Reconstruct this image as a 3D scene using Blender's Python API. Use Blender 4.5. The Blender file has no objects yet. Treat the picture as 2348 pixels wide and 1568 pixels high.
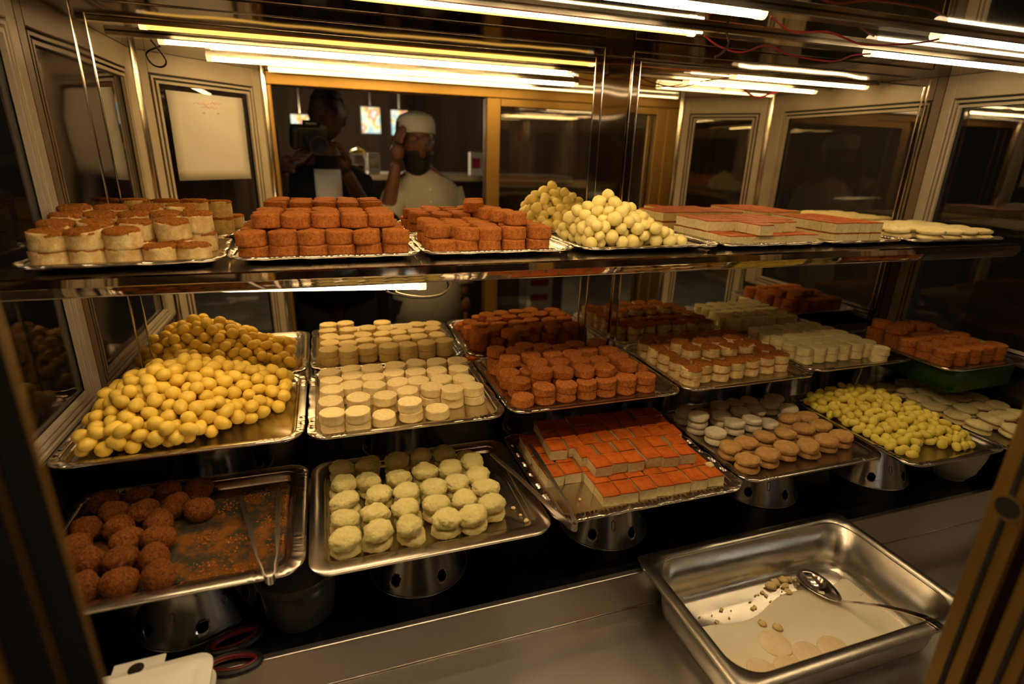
import bpy, bmesh, math, random
from mathutils import Vector, Matrix, noise, Euler
random.seed(7)
PI = math.pi
sc = bpy.context.scene
C = sc.collection

# ------------------------------------------------------------------ camera, world, exposure
CAM_Z = 1.5                      # everything inside the case is measured from the lens height
YAW, PITCH, ROLL = 0.3266716, 0.3313491, -0.0281794
cy, sy, ct, st = math.cos(YAW), math.sin(YAW), math.cos(PITCH), math.sin(PITCH)
fwd = Vector((sy*ct, cy*ct, -st)); right0 = Vector((cy, -sy, 0)); down0 = fwd.cross(right0)
if down0.z > 0: down0 = -down0
right = right0*math.cos(ROLL) + down0*math.sin(ROLL)
down = down0*math.cos(ROLL) - right0*math.sin(ROLL)
cam_d = bpy.data.cameras.new('camera'); cam = bpy.data.objects.new('camera', cam_d); C.objects.link(cam)
cam.matrix_world = Matrix(((right.x, -down.x, -fwd.x, 0), (right.y, -down.y, -fwd.y, 0),
                           (right.z, -down.z, -fwd.z, CAM_Z), (0, 0, 0, 1)))
cam_d.sensor_width = 36.0; cam_d.lens = 36.0*1258.6/2348
cam_d.clip_start = 0.02
cam_d.dof.use_dof = True; cam_d.dof.focus_distance = 1.02; cam_d.dof.aperture_fstop = 2.6
sc.camera = cam
w = bpy.data.worlds.new('night'); sc.world = w; w.use_nodes = True
w.node_tree.nodes['Background'].inputs[0].default_value = (0.30, 0.34, 0.42, 1)
w.node_tree.nodes['Background'].inputs[1].default_value = 0.004
sc.view_settings.view_transform = 'Standard'; sc.view_settings.look = 'None'
sc.view_settings.gamma = 1.0; sc.view_settings.use_curve_mapping = False
sc.view_settings.exposure = 0.65
sc.cycles.caustics_reflective = True; sc.cycles.caustics_refractive = False
sc.cycles.sample_clamp_indirect = 24.0
sc.cycles.glossy_bounces = 6; sc.cycles.transmission_bounces = 8; sc.cycles.max_bounces = 10
sc.cycles.use_denoising = True; sc.cycles.adaptive_threshold = 0.02
TUBE_W, TUBE_A, TUBE_S = 17.0, 7.0, 12.5   # lamp strengths: ceiling tubes, amber tube, shelf tube
WARM = (1.0, 0.72, 0.40)

# ------------------------------------------------------------------ materials
MATS = {}
def principled(name, col, rough=0.5, metal=0.0, spec=0.5, trans=0.0, ior=1.45, emit=None, es=0.0):
    m = bpy.data.materials.new(name); m.use_nodes = True
    b = m.node_tree.nodes['Principled BSDF']
    b.inputs['Base Color'].default_value = (*col, 1); b.inputs['Roughness'].default_value = rough
    b.inputs['Metallic'].default_value = metal; b.inputs['Specular IOR Level'].default_value = spec
    b.inputs['Transmission Weight'].default_value = trans; b.inputs['IOR'].default_value = ior
    if emit:
        b.inputs['Emission Color'].default_value = (*emit, 1); b.inputs['Emission Strength'].default_value = es
    MATS[name] = m
    return m
def nz(m, scale, detail=4, rough=0.6, coord='Object', stretch=None):
    nt = m.node_tree
    tc = nt.nodes.new('ShaderNodeTexCoord'); t = nt.nodes.new('ShaderNodeTexNoise')
    t.inputs['Scale'].default_value = scale; t.inputs['Detail'].default_value = detail; t.inputs['Roughness'].default_value = rough
    if stretch:
        mp = nt.nodes.new('ShaderNodeMapping'); mp.inputs['Scale'].default_value = stretch
        nt.links.new(tc.outputs[coord], mp.inputs['Vector']); nt.links.new(mp.outputs['Vector'], t.inputs['Vector'])
    else:
        nt.links.new(tc.outputs[coord], t.inputs['Vector'])
    return t
def bump(m, tex, strength, dist):
    nt = m.node_tree; b = nt.nodes['Principled BSDF']
    bp = nt.nodes.new('ShaderNodeBump'); bp.inputs['Strength'].default_value = strength; bp.inputs['Distance'].default_value = dist
    nt.links.new(tex.outputs['Fac'], bp.inputs['Height'])
    if b.inputs['Normal'].is_linked:
        nt.links.new(b.inputs['Normal'].links[0].from_socket, bp.inputs['Normal'])
    nt.links.new(bp.outputs['Normal'], b.inputs['Normal'])
def ramp(m, tex, c0, c1, p0=0.35, p1=0.65, var=0.0):
    nt = m.node_tree; b = nt.nodes['Principled BSDF']
    r = nt.nodes.new('ShaderNodeValToRGB')
    r.color_ramp.elements[0].position = p0; r.color_ramp.elements[0].color = (*c0, 1)
    r.color_ramp.elements[1].position = p1; r.color_ramp.elements[1].color = (*c1, 1)
    nt.links.new(tex.outputs['Fac'], r.inputs['Fac'])
    out = r.outputs['Color']
    if var:
        oi = nt.nodes.new('ShaderNodeObjectInfo'); mr = nt.nodes.new('ShaderNodeMapRange')
        mr.inputs['To Min'].default_value = 1-var; mr.inputs['To Max'].default_value = 1+var
        nt.links.new(oi.outputs['Random'], mr.inputs['Value'])
        hs = nt.nodes.new('ShaderNodeHueSaturation')
        nt.links.new(mr.outputs['Result'], hs.inputs['Value']); nt.links.new(out, hs.inputs['Color']); out = hs.outputs['Color']
    nt.links.new(out, b.inputs['Base Color'])
def food(name, c0, c1, scale, bscale, bstr, bdist, rough=0.75, spec=0.25, var=0.06, p0=.35, p1=.65):
    m = principled(name, c1, rough, 0, spec)
    ramp(m, nz(m, scale, 5), c0, c1, p0, p1, var)
    bump(m, nz(m, bscale, 6, 0.7), bstr, bdist)
    return m
food('brown', (.33, .095, .018), (.56, .195, .042), 260, 420, .9, .003, .9, .15)
food('cream', (.74, .57, .26), (.85, .68, .33), 120, 330, .55, .0025, .8, .2)
food('ivory', (.68, .56, .27), (.80, .68, .34), 120, 330, .5, .002, .8, .2)
food('crumb', (.24, .065, .010), (.58, .22, .04), 300, 450, 1.0, .004, .95, .1)
food('crumb_side', (.62, .40, .14), (.84, .66, .33), 90, 300, .8, .003, .85, .15)
food('patty', (.78, .66, .25), (.88, .77, .34), 90, 200, .9, .004, .7, .25)
food('ball_pale', (.80, .67, .22), (.88, .76, .31), 60, 160, .2, .001, .5, .35)
food('ball_gold', (.70, .47, .055), (.80, .57, .09), 60, 160, .12, .001, .42, .4)
food('ball_lemon', (.76, .61, .09), (.84, .70, .14), 60, 160, .15, .001, .45, .35)
food('crust', (.36, .06, .006), (.60, .15, .016), 45, 120, .15, .001, .5, .3, .12)
food('curd', (.74, .60, .30), (.88, .75, .42), 130, 280, .9, .004, .8, .2)
food('tan', (.48, .26, .085), (.62, .36, .13), 150, 300, .7, .003, .8, .2)
food('white_round', (.66, .56, .38), (.80, .70, .50), 120, 300, .6, .003, .8, .2)
food('dark_ball', (.16, .045, .012), (.44, .15, .03), 330, 420, 1.0, .005, .9, .15, .1)
food('milk_patty', (.80, .62, .36), (.88, .72, .46), 60, 150, .4, .002, .5, .4)
food('crumbs_loose', (.26, .08, .014), (.46, .17, .035), 300, 400, .5, .002, .9, .15)

m = principled('steel', (.60, .545, .47), .16, 1.0)
t = nz(m, 3.0, 3, .5, stretch=(1, 1, 1)); bump(m, t, .25, .02)
m = principled('steel_sheet', (.40, .34, .27), .05, 1.0)
bump(m, nz(m, 7, 1, .4), .16, .010)
m = principled('steel_ceiling', (.28, .255, .205), .05, 1.0)
bump(m, nz(m, 2.2, 1, .4, stretch=(1, 1.6, 1)), .10, .010)
m = principled('steel_brushed', (.62, .58, .53), .34, 1.0)
bump(m, nz(m, 30, 4, .6, stretch=(1, 30, 30)), .12, .001)
m = principled('steel_tray', (.58, .53, .47), .22, 1.0)
bump(m, nz(m, 18, 4, .6), .15, .003)
m = principled('steel_pan', (.52, .49, .43), .26, 1.0)
bump(m, nz(m, 40, 4, .6, stretch=(1, 1, 6)), .08, .002)
m = principled('steel_cone', (.46, .44, .42), .24, 1.0)
principled('steel_dark', (.22, .20, .18), .25, 1.0)
principled('chrome', (.62, .56, .50), .12, 1.0); principled('satin', (.66, .61, .55), .30, 1.0)
m = principled('mirror', (.90, .835, .66), .0, 1.0)
m = principled('gold', (.40, .25, .06), .50, 1.0)
ramp(m, nz(m, 4, 3, .5, stretch=(1, 1, .2)), (.28, .165, .04), (.38, .23, .065))
m = principled('cream_paint', (.50, .42, .30), .45)
ramp(m, nz(m, 7, 4), (.37, .305, .21), (.44, .37, .265))
principled('groove', (.012, .011, .010), .5)
principled('rubber', (.01, .01, .01), .6); principled('brush', (.004, .004, .004), .95, 0, .05)
principled('glass', (1, 1, 1), 0.0, 0, .5, 1.0, 1.45)
m = principled('granite', (.006, .006, .007), .16, 0, .5)
ramp(m, nz(m, 60, 4), (.003, .003, .0035), (.012, .012, .013))
m = principled('paper', (.56, .52, .44), .8)
ramp(m, nz(m, 3, 3), (.52, .48, .40), (.58, .54, .46))
principled('ink_pink', (.75, .42, .42), .8); principled('ink_teal', (.40, .60, .58), .8)
principled('wire_red', (.20, .015, .02), .4); principled('wire_dark', (.02, .015, .012), .5); principled('wire_tan', (.55, .42, .25), .5)
principled('tube_white', (.9, .9, .9), .4, emit=(1.0, .72, .39), es=TUBE_W)
principled('tube_amber', (.9, .8, .5), .4, emit=(1.0, .60, .12), es=TUBE_A*.22)
principled('tube_front', (.9, .9, .9), .4, emit=(1.0, .72, .39), es=38.0)
principled('tube_slim', (.9, .9, .9), .4, emit=(1.0, .72, .39), es=2.4)
principled('tube_shelf', (.9, .9, .9), .4, emit=(1.0, .72, .40), es=TUBE_S)
principled('cap_white', (.85, .80, .70), .5, emit=(1.0, .74, .42), es=1.0)
m = principled('milk', (.86, .80, .62), .22, 0, .5)
ramp(m, nz(m, 6, 3), (.80, .72, .53), (.88, .82, .64))
m = principled('syrup', (.20, .085, .015), .10, 0, .6)
ramp(m, nz(m, 24, 6, .7), (.045, .043, .028), (.20, .075, .012), .44, .60)
m = principled('foam', (.80, .77, .68), .75, 0, .3)
principled('frost', (.26, .235, .20), .30, 0, .4, .85, 1.25)
principled('scissor_red', (.16, .008, .008), .4); principled('scissor_black', (.012, .012, .013), .45)
m = principled('green', (.02, .075, .008), .5)
principled('white_plastic', (.62, .58, .52), .4)
principled('skin', (.13, .055, .03), .55, 0, .35); principled('skin_dark', (.05, .02, .012), .55, 0, .35)
m = principled('kurta', (.40, .37, .30), .9, 0, .1); bump(m, nz(m, 12, 4), .5, .01)
m = principled('cap_knit', (.46, .45, .43), .95, 0, .1); bump(m, nz(m, 140, 3), .8, .004)
principled('hair', (.008, .006, .005), .7); principled('cloth_black', (.010, .010, .012), .9, 0, .1)
principled('cloth_white', (.55, .55, .58), .9, 0, .1); principled('trousers', (.012, .011, .012), .9, 0, .1)
principled('camera_black', (.012, .012, .013), .4); principled('lens_glass', (.01, .01, .02), .03, 0, .8)
m = principled('wood_dark', (.045, .022, .012), .5)
ramp(m, nz(m, 3, 4, .6, stretch=(1, 1, .15)), (.028, .013, .007), (.065, .03, .015))
m = principled('wall_wood', (.07, .035, .02), .6)
ramp(m, nz(m, 2.5, 4, .6, stretch=(3, 3, .2)), (.035, .016, .008), (.10, .05, .026))
m = principled('floor_tile', (.20, .185, .16), .35)
ramp(m, nz(m, 2, 4), (.16, .145, .125), (.24, .225, .20))
principled('plaster_dark', (.05, .035, .025), .8)
principled('jar_yellow', (.75, .50, .03), .4); principled('box_green', (.30, .45, .08), .6); principled('box_white', (.6, .58, .55), .6)
principled('box_red', (.35, .02, .04), .6); principled('candy', (.25, .05, .04), .5)
principled('bulb', (1, 1, 1), .4, emit=(.80, 1.0, .95), es=60.0)

# ------------------------------------------------------------------ mesh helpers
class MB:
    def __init__(s): s.v = []; s.f = []; s.mi = []; s.cur = 0
    def add(s, vs, fs):
        o = len(s.v); s.v += [tuple(p) for p in vs]; s.f += [tuple(i+o for i in f) for f in fs]; s.mi += [s.cur]*len(fs); return s
    def box(s, x0, x1, y0, y1, z0, z1):
        return s.add([(x0,y0,z0),(x1,y0,z0),(x1,y1,z0),(x0,y1,z0),(x0,y0,z1),(x1,y0,z1),(x1,y1,z1),(x0,y1,z1)],
                     [(0,3,2,1),(4,5,6,7),(0,1,5,4),(1,2,6,5),(2,3,7,6),(3,0,4,7)])
    def quadbox(s, a, b, t, z0, z1):
        # upright slab from plan point a to plan point b, thickness t to the left of a->b
        a = Vector(a); b = Vector(b); d = (b-a).normalized(); n = Vector((-d.y, d.x))*t
        p = [a, b, b+n, a+n]
        return s.add([(q.x,q.y,z0) for q in p]+[(q.x,q.y,z1) for q in p],
                     [(0,3,2,1),(4,5,6,7),(0,1,5,4),(1,2,6,5),(2,3,7,6),(3,0,4,7)])
    def tube(s, pts, r, n=8, close=True, rs=None):
        pts = [Vector(p) for p in pts]; k = len(pts); rings = []
        up = Vector((0,0,1))
        for i, p in enumerate(pts):
            d = (pts[min(i+1,k-1)]-pts[max(i-1,0)]).normalized()
            a = d.cross(up if abs(d.z) < .95 else Vector((1,0,0))).normalized(); b = d.cross(a)
            rr = rs[i] if rs else r
            rings.append([p + (a*math.cos(2*PI*j/n) + b*math.sin(2*PI*j/n))*rr for j in range(n)])
        vs = [q for R in rings for q in R]; fs = []
        for i in range(k-1):
            for j in range(n):
                fs.append((i*n+j, i*n+(j+1)%n, (i+1)*n+(j+1)%n, (i+1)*n+j))
        if close: fs += [tuple(range(n))[::-1], tuple((k-1)*n+j for j in range(n))]
        return s.add(vs, fs)
    def lathe(s, prof, n=32, c=(0,0,0), caps=True):
        vs = []; fs = []; k = len(prof)
        for r, z in prof:
            for j in range(n): vs.append((c[0]+r*math.cos(2*PI*j/n), c[1]+r*math.sin(2*PI*j/n), c[2]+z))
        for i in range(k-1):
            for j in range(n): fs.append((i*n+j, i*n+(j+1)%n, (i+1)*n+(j+1)%n, (i+1)*n+j))
        if caps: fs += [tuple(range(n))[::-1], tuple((k-1)*n+j for j in range(n))]
        return s.add(vs, fs)
    def mesh(s, name, mats, smooth=True, angle=40):
        me = bpy.data.meshes.new(name); me.from_pydata(s.v, [], s.f)
        for m in (mats if isinstance(mats, (list, tuple)) else [mats]): me.materials.append(MATS[m])
        me.polygons.foreach_set('material_index', s.mi)
        me.update()
        if smooth:
            me.polygons.foreach_set('use_smooth', [True]*len(me.polygons))
            me.set_sharp_from_angle(angle=math.radians(angle))
        return me
    def build(s, name, mats, parent=None, smooth=True, angle=40):
        return link(name, s.mesh(name, mats, smooth, angle), parent)
def link(name, me, parent=None):
    o = bpy.data.objects.new(name, me); C.objects.link(o)
    if parent: o.parent = parent
    return o
def tag(o, label, cat, group=None, kind=None):
    if label: o['label'] = label
    if cat: o['category'] = cat
    if group: o['group'] = group
    if kind: o['kind'] = kind
    return o
def structure(o): o['kind'] = 'structure'; return o
def empty(name, loc=(0,0,0), rz=0):
    o = bpy.data.objects.new(name, None); C.objects.link(o); o.location = loc; o.rotation_euler = (0,0,rz)
    o.empty_display_size = .05
    return o
def bevel(o, wd, seg=2):
    b = o.modifiers.new('bevel', 'BEVEL'); b.width = wd; b.segments = seg; b.limit_method = 'ANGLE'; return o
def thicken(o, t):
    b = o.modifiers.new('solid', 'SOLIDIFY'); b.thickness = t; b.offset = -1; return o
Z = lambda r: CAM_Z + r
# ------------------------------------------------------------------ the case: shell
XL, XR, YM, YD = -.43, 1.577, 1.15, .274         # side walls, mirror plane, sliding door plane
ZC, ZDECK, ZCNT = .2205, -.69, -.766             # case ceiling, black deck, steel counter (from lens height)
PLAN = [(XL, YM), (XR, YM), (XR, .52), (1.36, YD), (-.155, YD), (XL, .55)]

def prism(mb, pts, z0, z1):
    n = len(pts)
    mb.add([(x,y,z0) for x,y in pts]+[(x,y,z1) for x,y in pts],
           [tuple(range(n)), tuple(range(2*n-1, n-1, -1))]+[(i, i+n, (i+1)%n+n, (i+1)%n) for i in range(n)])
    return mb
ceil = structure(prism(MB(), PLAN, Z(ZC), Z(ZC+.03)).build('ceiling', 'steel_ceiling', smooth=False))
for y in (.785, .945):
    r = MB().box(-.41, 1.56, y-.0135, y+.0135, Z(ZC-.0096), Z(ZC)).build('lamp_rail', 'steel', ceil, smooth=False)
    bevel(r, .002, 1)

wall = structure(MB().box(XL-.03, XR+.03, YM, YM+.03, Z(-.80), Z(ZC+.03)).build('wall_back', 'steel_sheet', smooth=False))
def mirror(x0, x1, ztop, inset):
    zb = -.68
    p = MB().box(x0, x1, YM-.004, YM, Z(zb), Z(ztop)).build('mirror_panel', 'mirror', wall, smooth=False)
    # flat steel border with a fine raised bead on both of its edges
    b = MB()
    b.box(x0-inset, x0, YM-.003, YM, Z(zb), Z(ztop+inset)); b.box(x1, x1+inset, YM-.003, YM, Z(zb), Z(ztop+inset))
    b.box(x0, x1, YM-.003, YM, Z(ztop), Z(ztop+inset))
    b.build('mirror_border', 'steel_sheet', p, smooth=False)
    for e in (0, inset):
        h = MB()
        h.tube([(x0-e, YM-.004, Z(zb)), (x0-e, YM-.004, Z(ztop+e))], .0017, 8)
        h.tube([(x1+e, YM-.004, Z(zb)), (x1+e, YM-.004, Z(ztop+e))], .0017, 8)
        h.tube([(x0-e, YM-.004, Z(ztop+e)), (x1+e, YM-.004, Z(ztop+e))], .0017, 8)
        h.build('mirror_bead', 'chrome', p)
mirror(-.337, .554, .191, .0195)
mirror(.660, 1.494, .191, .018)

def panel(name, a, b, z0, z1, wl, wr, wt, wb):
    a = Vector(a); b = Vector(b); L = (b-a).length; d = (b-a)/L; n = Vector((-d.y, d.x))
    def slab(mb, u0, u1, y0, y1, off, th):
        mb.quadbox(a+d*u0+n*off, a+d*u1+n*off, th, Z(y0), Z(y1)); return mb
    root = structure(slab(MB(), 0, L, z0-.001, z0+.004, 0, .03).build(name, 'cream_paint', smooth=False))
    def member(nm, u0, u1, y0, y1): bevel(slab(MB(), u0, u1, y0, y1, 0, .03).build(nm, 'cream_paint', root, smooth=False), .0015, 1)
    member('frame_stile', 0, wl, z0, z1); member('frame_stile', L-wr, L, z0, z1)
    member('frame_rail', wl, L-wr, z1-wt, z1); member('frame_rail', wl, L-wr, z0, z0+wb)
    g = MB()
    u0, u1, y0, y1 = wl, L-wr, z0+wb, z1-wt
    for (p, q, r, s) in ((u0, u0+.022, y0, y1), (u1-.022, u1, y0, y1), (u0+.022, u1-.022, y1-.022, y1), (u0+.022, u1-.022, y0, y0+.022)):
        slab(g, p, q, r, s, .0105, .012)
    g.build('groove_back', 'groove', root, smooth=False)
    for o, wd in ((.0055, .0055), (.0165, .0065)):
        f = MB(); i = o+wd
        slab(f, u0+o, u0+i, y0+o, y1-o, .0005, .008); slab(f, u1-i, u1-o, y0+o, y1-o, .0005, .008)
        slab(f, u0+i, u1-i, y1-i, y1-o, .0005, .008); slab(f, u0+i, u1-i, y0+o, y0+i, .0005, .008)
        f.build('bead_frame', 'cream_paint', root, smooth=False)
    slab(MB(), u0+.018, u1-.018, y0+.018, y1-.018, .010, .004).build('pane', 'glass', root, smooth=False)
    return root
panel('wall_left', (XL, .55), (XL, YM), -.46, ZC, .062, .027, .050, .012)
panel('wall_right', (XR, YM), (XR, .52), -.46, ZC, .027, .062, .056, .012)
panel('wall_front_left', (-.155, YD), (XL, .55), -.70, ZC, .036, .036, .050, .012)
panel('wall_front_right', (XR, .52), (1.36, YD), -.70, ZC, .036, .036, .056, .012)
def skirt(name, a, b, zt=-.4605):
    structure(MB().quadbox(a, b, .03, Z(-.80), Z(zt)).build(name, 'steel_dark', smooth=False))
skirt('trim_1', (XL, .55), (XL, YM)); skirt('trim_2', (XR, YM), (XR, .52))
skirt('trim_3', (-.155, YD), (XL, .55), -.7005); skirt('trim_4', (XR, .52), (1.36, YD), -.7005)
k = 5
for (x, y) in ((XL, .55), (XR, .52), (-.155, YD), (1.36, YD)):
    p = MB().lathe([(.013, Z(-.80)), (.013, Z(ZC))], 12, (x, y, 0)).build('trim_%d' % k, 'steel'); structure(p); k += 1

# sliding doors of gold anodised aluminium; the left leaf is slid open behind the right one
DOOR_DONE = 1
door = structure(MB().box(-.155, 1.36, .205, .278, Z(.182), Z(ZC)).build('door_1', 'gold', smooth=False)); bevel(door, .002, 1)
def dpart(nm, x0, x1, y0, y1, z0, z1, mat='gold'):
    return bevel(MB().box(x0, x1, y0, y1, Z(z0), Z(z1)).build(nm, mat, door, smooth=False), .002, 1)
dpart('jamb', -.185, -.1326, .205, .278, -.80, .182); dpart('jamb', 1.30, 1.345, .205, .278, -.80, .182)
for yy in (.213, .2435): dpart('jamb_brush', -.1328, -.1316, yy, yy+.027, -.78, .18, 'brush')
dpart('bottom_track', -.1326, 1.30, .205, .278, -.815, -.78)
def leaf(y0, y1, x0, x1):
    s = dpart('door_stile', x0, x0+.05, y0, y1, -.78, .182); dpart('door_stile', x1-.05, x1, y0, y1, -.78, .182)
    dpart('door_rail', x0+.05, x1-.05, y0, y1, .155, .182); dpart('door_rail', x0+.05, x1-.05, y0, y1, -.78, -.72)
    ym = (y0+y1)/2
    MB().box(x0+.045, x1-.045, ym-.002, ym+.002, Z(-.725), Z(.158)).build('pane', 'glass', door, smooth=False)
    MB().box(x0-.0015, x0, ym-.002, ym+.002, Z(-.78), Z(.18)).build('seal_strip', 'rubber', door, smooth=False)
    return s
s1 = leaf(.243, .274, .567, 1.305); s2 = leaf(.207, .236, .5715, 1.30)
hole = MB().lathe([(.011, -.004), (.0125, .0012), (.0105, .0014), (.010, -.004)], 24, caps=False)
hole.cur = 1; hole.add([(.0103*math.cos(2*PI*i/24), .0103*math.sin(2*PI*i/24), .0006) for i in range(24)], [tuple(range(24))])
h = hole.build('finger_hole', ['gold', 'rubber'], door); h.rotation_euler = (0, -PI/2, 0); h.location = (.5662, .2575, Z(-.292))

# deck, counter and the cabinet below
deck = MB().box(XL, XR, .676, YM, Z(ZDECK-.03), Z(ZDECK)).build('display_deck', 'granite', smooth=False)
tag(deck, 'glossy black stone deck that the steel cones and tray rows stand on', 'deck')
cnt = empty('steel_counter', (0, 0, Z(ZCNT))); tag(cnt, 'brushed steel counter ledge with a riser in front of the black deck', 'counter')
def cp(nm, mb, mat='steel_brushed'):
    o = mb.build(nm, mat, cnt, smooth=False); o.location = (0, 0, -Z(ZCNT)); bevel(o, .002, 2); return o
cp('riser', MB().box(XL, XR, .664, .676, Z(ZCNT), Z(ZDECK+.0005)))
pts = [(XL+.001, .664), (XR-.001, .664), (XR-.001, .53), (1.35, .282), (-.15, .282), (XL+.001, .56)]
cp('top_plate', prism(MB(), pts[::-1], Z(ZCNT-.02), Z(ZCNT)))
cp('edge_strip', MB().tube([(XL+.002, .6635, Z(ZCNT+.001)), (XR-.002, .6635, Z(ZCNT+.001))], .0016, 8), 'chrome')
cab = empty('cabinet_base', (0, 0, 0)); tag(cab, 'dark wooden cabinet carrying the glass sweet case above it', 'cabinet')
prism(MB(), [(x*.998+.001, y) for x, y in PLAN][::-1], .09, Z(-.815)).build('carcass', 'wood_dark', cab, smooth=False)
prism(MB(), [(XL+.04, YM-.03), (XR-.04, YM-.03), (XR-.04, .56), (1.33, .32), (-.13, .32), (XL+.04, .58)][::-1], 0, .09).build('plinth', 'rubber', cab, smooth=False)
for i in range(3):
    x0 = -.14+i*.5
    dr = bevel(MB().box(x0, x0+.49, .256, .2745, .11, Z(-.83)).build('cabinet_door', 'wood_dark', cab, smooth=False), .004, 2)
    MB().tube([(x0+.44, .235, .45), (x0+.44, .235, .57)], .006, 10).build('handle', 'chrome', dr)

# upper shelf
ZSH = -.1745
shelf = empty('display_shelf', (.57, 1.0, Z(ZSH))); tag(shelf, 'polished steel shelf spanning the mirror and carrying the upper row of trays', 'shelf')
def sp(nm, mb, mat):
    o = mb.build(nm, mat, shelf, smooth=False); o.location = (-.57, -1.0, -Z(ZSH)); return o
sp('shelf_plate', MB().box(XL+.0005, XR-.0005, .875, YM-.004, Z(ZSH-.004), Z(ZSH)), 'steel')
f = MB(); n = 2
prof = [(.8745, ZSH), (.870, ZSH-.002), (.868, ZSH-.013), (.8695, ZSH-.0145), (.876, ZSH-.027), (.880, ZSH-.029), (.884, ZSH-.027), (.884, ZSH-.0045)]
nx = 40; vs = []
for i in range(nx+1):
    x = XL+.0005+(XR-XL-.001)*i/nx
    vs += [(x, y, Z(z)) for y, z in prof]
kk = len(prof); fs = [(i*kk+j, i*kk+j+1, (i+1)*kk+j+1, (i+1)*kk+j) for i in range(nx) for j in range(kk-1)]
f.add(vs, fs); e = f.build('shelf_front', 'steel_sheet', smooth=True, parent=shelf, angle=25); e.location = (-.57, -1.0, -Z(ZSH))
sp('shelf_edge_line', MB().tube([(XL+.001, .8795, Z(ZSH-.0285)), (XR-.001, .8795, Z(ZSH-.0285))], .0016, 8), 'chrome')

# ------------------------------------------------------------------ LED tubes
def led(x0, x1, y, z, mat, label, z1=None, r=.0078, batten=False, white=False, house=False):
    z1 = z if z1 is None else z1
    root = empty('led_tube', ((x0+x1)/2, y, Z((z+z1)/2))); tag(root, label, 'light', 'tube lights of the case')
    off = -root.location
    def part(nm, mb, mt):
        o = mb.build(nm, mt, root); o.location = off; return o
    part('diffuser', MB().tube([(x0+.012, y, Z(z)), (x1-.012, y, Z(z1))], r, 14), mat)
    for (xa, xb, za) in ((x0, x0+.013, z), (x1-.013, x1, z1)):
        part('end_cap', MB().tube([(xa, y, Z(za)), (xb, y, Z(za))], r*1.16, 14), 'cap_white')
    if house:
        part('housing', MB().box(x0, x1, y-r-.005, y+r+.005, Z(z+.0002), Z(ZC)), 'steel')
    if batten:
        b = MB(); b.add([(x0, y-.009, Z(z+r*.75)), (x1, y-.009, Z(z1+r*.75)), (x1, y+.009, Z(z1+r*.75)), (x0, y+.009, Z(z+r*.75)),
                         (x0, y-.009, Z(z+r+.0045)), (x1, y-.009, Z(z1+r+.0045)), (x1, y+.009, Z(z1+r+.0045)), (x0, y+.009, Z(z+r+.0045))],
                        [(0,3,2,1),(4,5,6,7),(0,1,5,4),(1,2,6,5),(2,3,7,6),(3,0,4,7)])
        part('batten', b, 'steel')
    if white:
        part('led_strip', MB().tube([(x0, y-r-.003, Z(z-.001)), (x1+.01, y-r-.003, Z(z-.001))], .0022, 8), 'tube_white')
    return root
ZT = ZC-.0098
led(-.315, .655, .785, ZT, 'tube_white', 'white LED tube on the steel rail beside the amber tube')
led(1.015, 1.50, .785, ZT, 'tube_white', 'short white LED tube in line with the long white one on its rail')
led(-.31, .645, .945, ZT, 'tube_amber', 'amber glowing LED tube with a thin white strip, next to the mirror', white=True, r=.0062)
led(1.05, 1.525, .945, ZT, 'tube_white', 'short white LED tube on the rail next to the mirror')
led(-.26, .78, .555, ZT+.001, 'tube_front', 'slim LED tube fixed between the rail and the sliding door', r=.0085, house=True)
led(1.04, 1.50, .60, ZT+.003, 'tube_slim', 'slim short LED tube fixed between the rail and the sliding door', r=.0060, house=True)
led(-.13, 1.29, .345, ZT+.004, 'tube_slim', 'long slim LED tube nearest to the gold sliding door', r=.005, house=True)
led(-.36, .150, .905, -.196, 'tube_shelf', 'white LED tube slung under the front edge of the steel shelf', z1=-.2135, r=.0075)

def wire(pts, r, mat, label):
    # smooth hanging wire through the points
    P = [Vector((x, y, Z(z))) for x, y, z in pts]; out = []
    for i in range(len(P)-1):
        p0, p1, p2, p3 = P[max(i-1,0)], P[i], P[i+1], P[min(i+2, len(P)-1)]
        for k in range(6):
            t = k/6
            out.append(.5*((2*p1)+(p2-p0)*t+(2*p0-5*p1+4*p2-p3)*t*t+(3*p1-p0-3*p2+p3)*t**3))
    out.append(P[-1])
    o = MB().tube(out, r, 6).build('wire', mat); tag(o, label, 'wire', 'wires of the tube lights'); return o
wire([(.12, .905, -.208), (.10, .90, -.222), (.14, .898, -.232), (.175, .898, -.229), (.192, .90, -.214), (.19, .905, -.205)], .0014, 'wire_tan', 'thin tan wire looping down below the shelf tube end')
wire([(.10, .905, -.208), (.085, .90, -.221), (.13, .899, -.234), (.172, .899, -.233), (.187, .90, -.218), (.184, .905, -.205)], .0016, 'wire_dark', 'taped dark wire looping down below the shelf tube end')
wire([(.66, .935, .205), (.69, .93, .19), (.73, .92, .182), (.78, .915, .196), (.83, .91, .184), (.92, .90, .178), (.99, .92, .196), (1.05, .935, .205)], .0016, 'wire_red', 'dark red wire drooping between the tubes next to the mirror')
wire([(.66, .775, .205), (.72, .79, .192), (.80, .80, .20), (.88, .80, .188), (.97, .78, .194), (1.015, .775, .203)], .0016, 'wire_red', 'dark red wire drooping between the white tubes on the rail')
wire([(.70, .93, .215), (.705, .925, .195), (.69, .92, .178), (.675, .918, .17)], .0022, 'wire_dark', 'black taped wire end hanging near the amber tube')
wire([(-.315, .775, .2), (-.345, .77, .185), (-.34, .76, .165), (-.32, .765, .16), (-.31, .77, .175), (-.33, .785, .21)], .002, 'wire_dark', 'black wire loop at the left end of the long white tube')
wire([(1.32, .66, .225), (1.33, .68, .205), (1.345, .71, .19), (1.37, .74, .20), (1.40, .76, .212)], .003, 'wire_red', 'thick dark red cable above the short white tubes')
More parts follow.
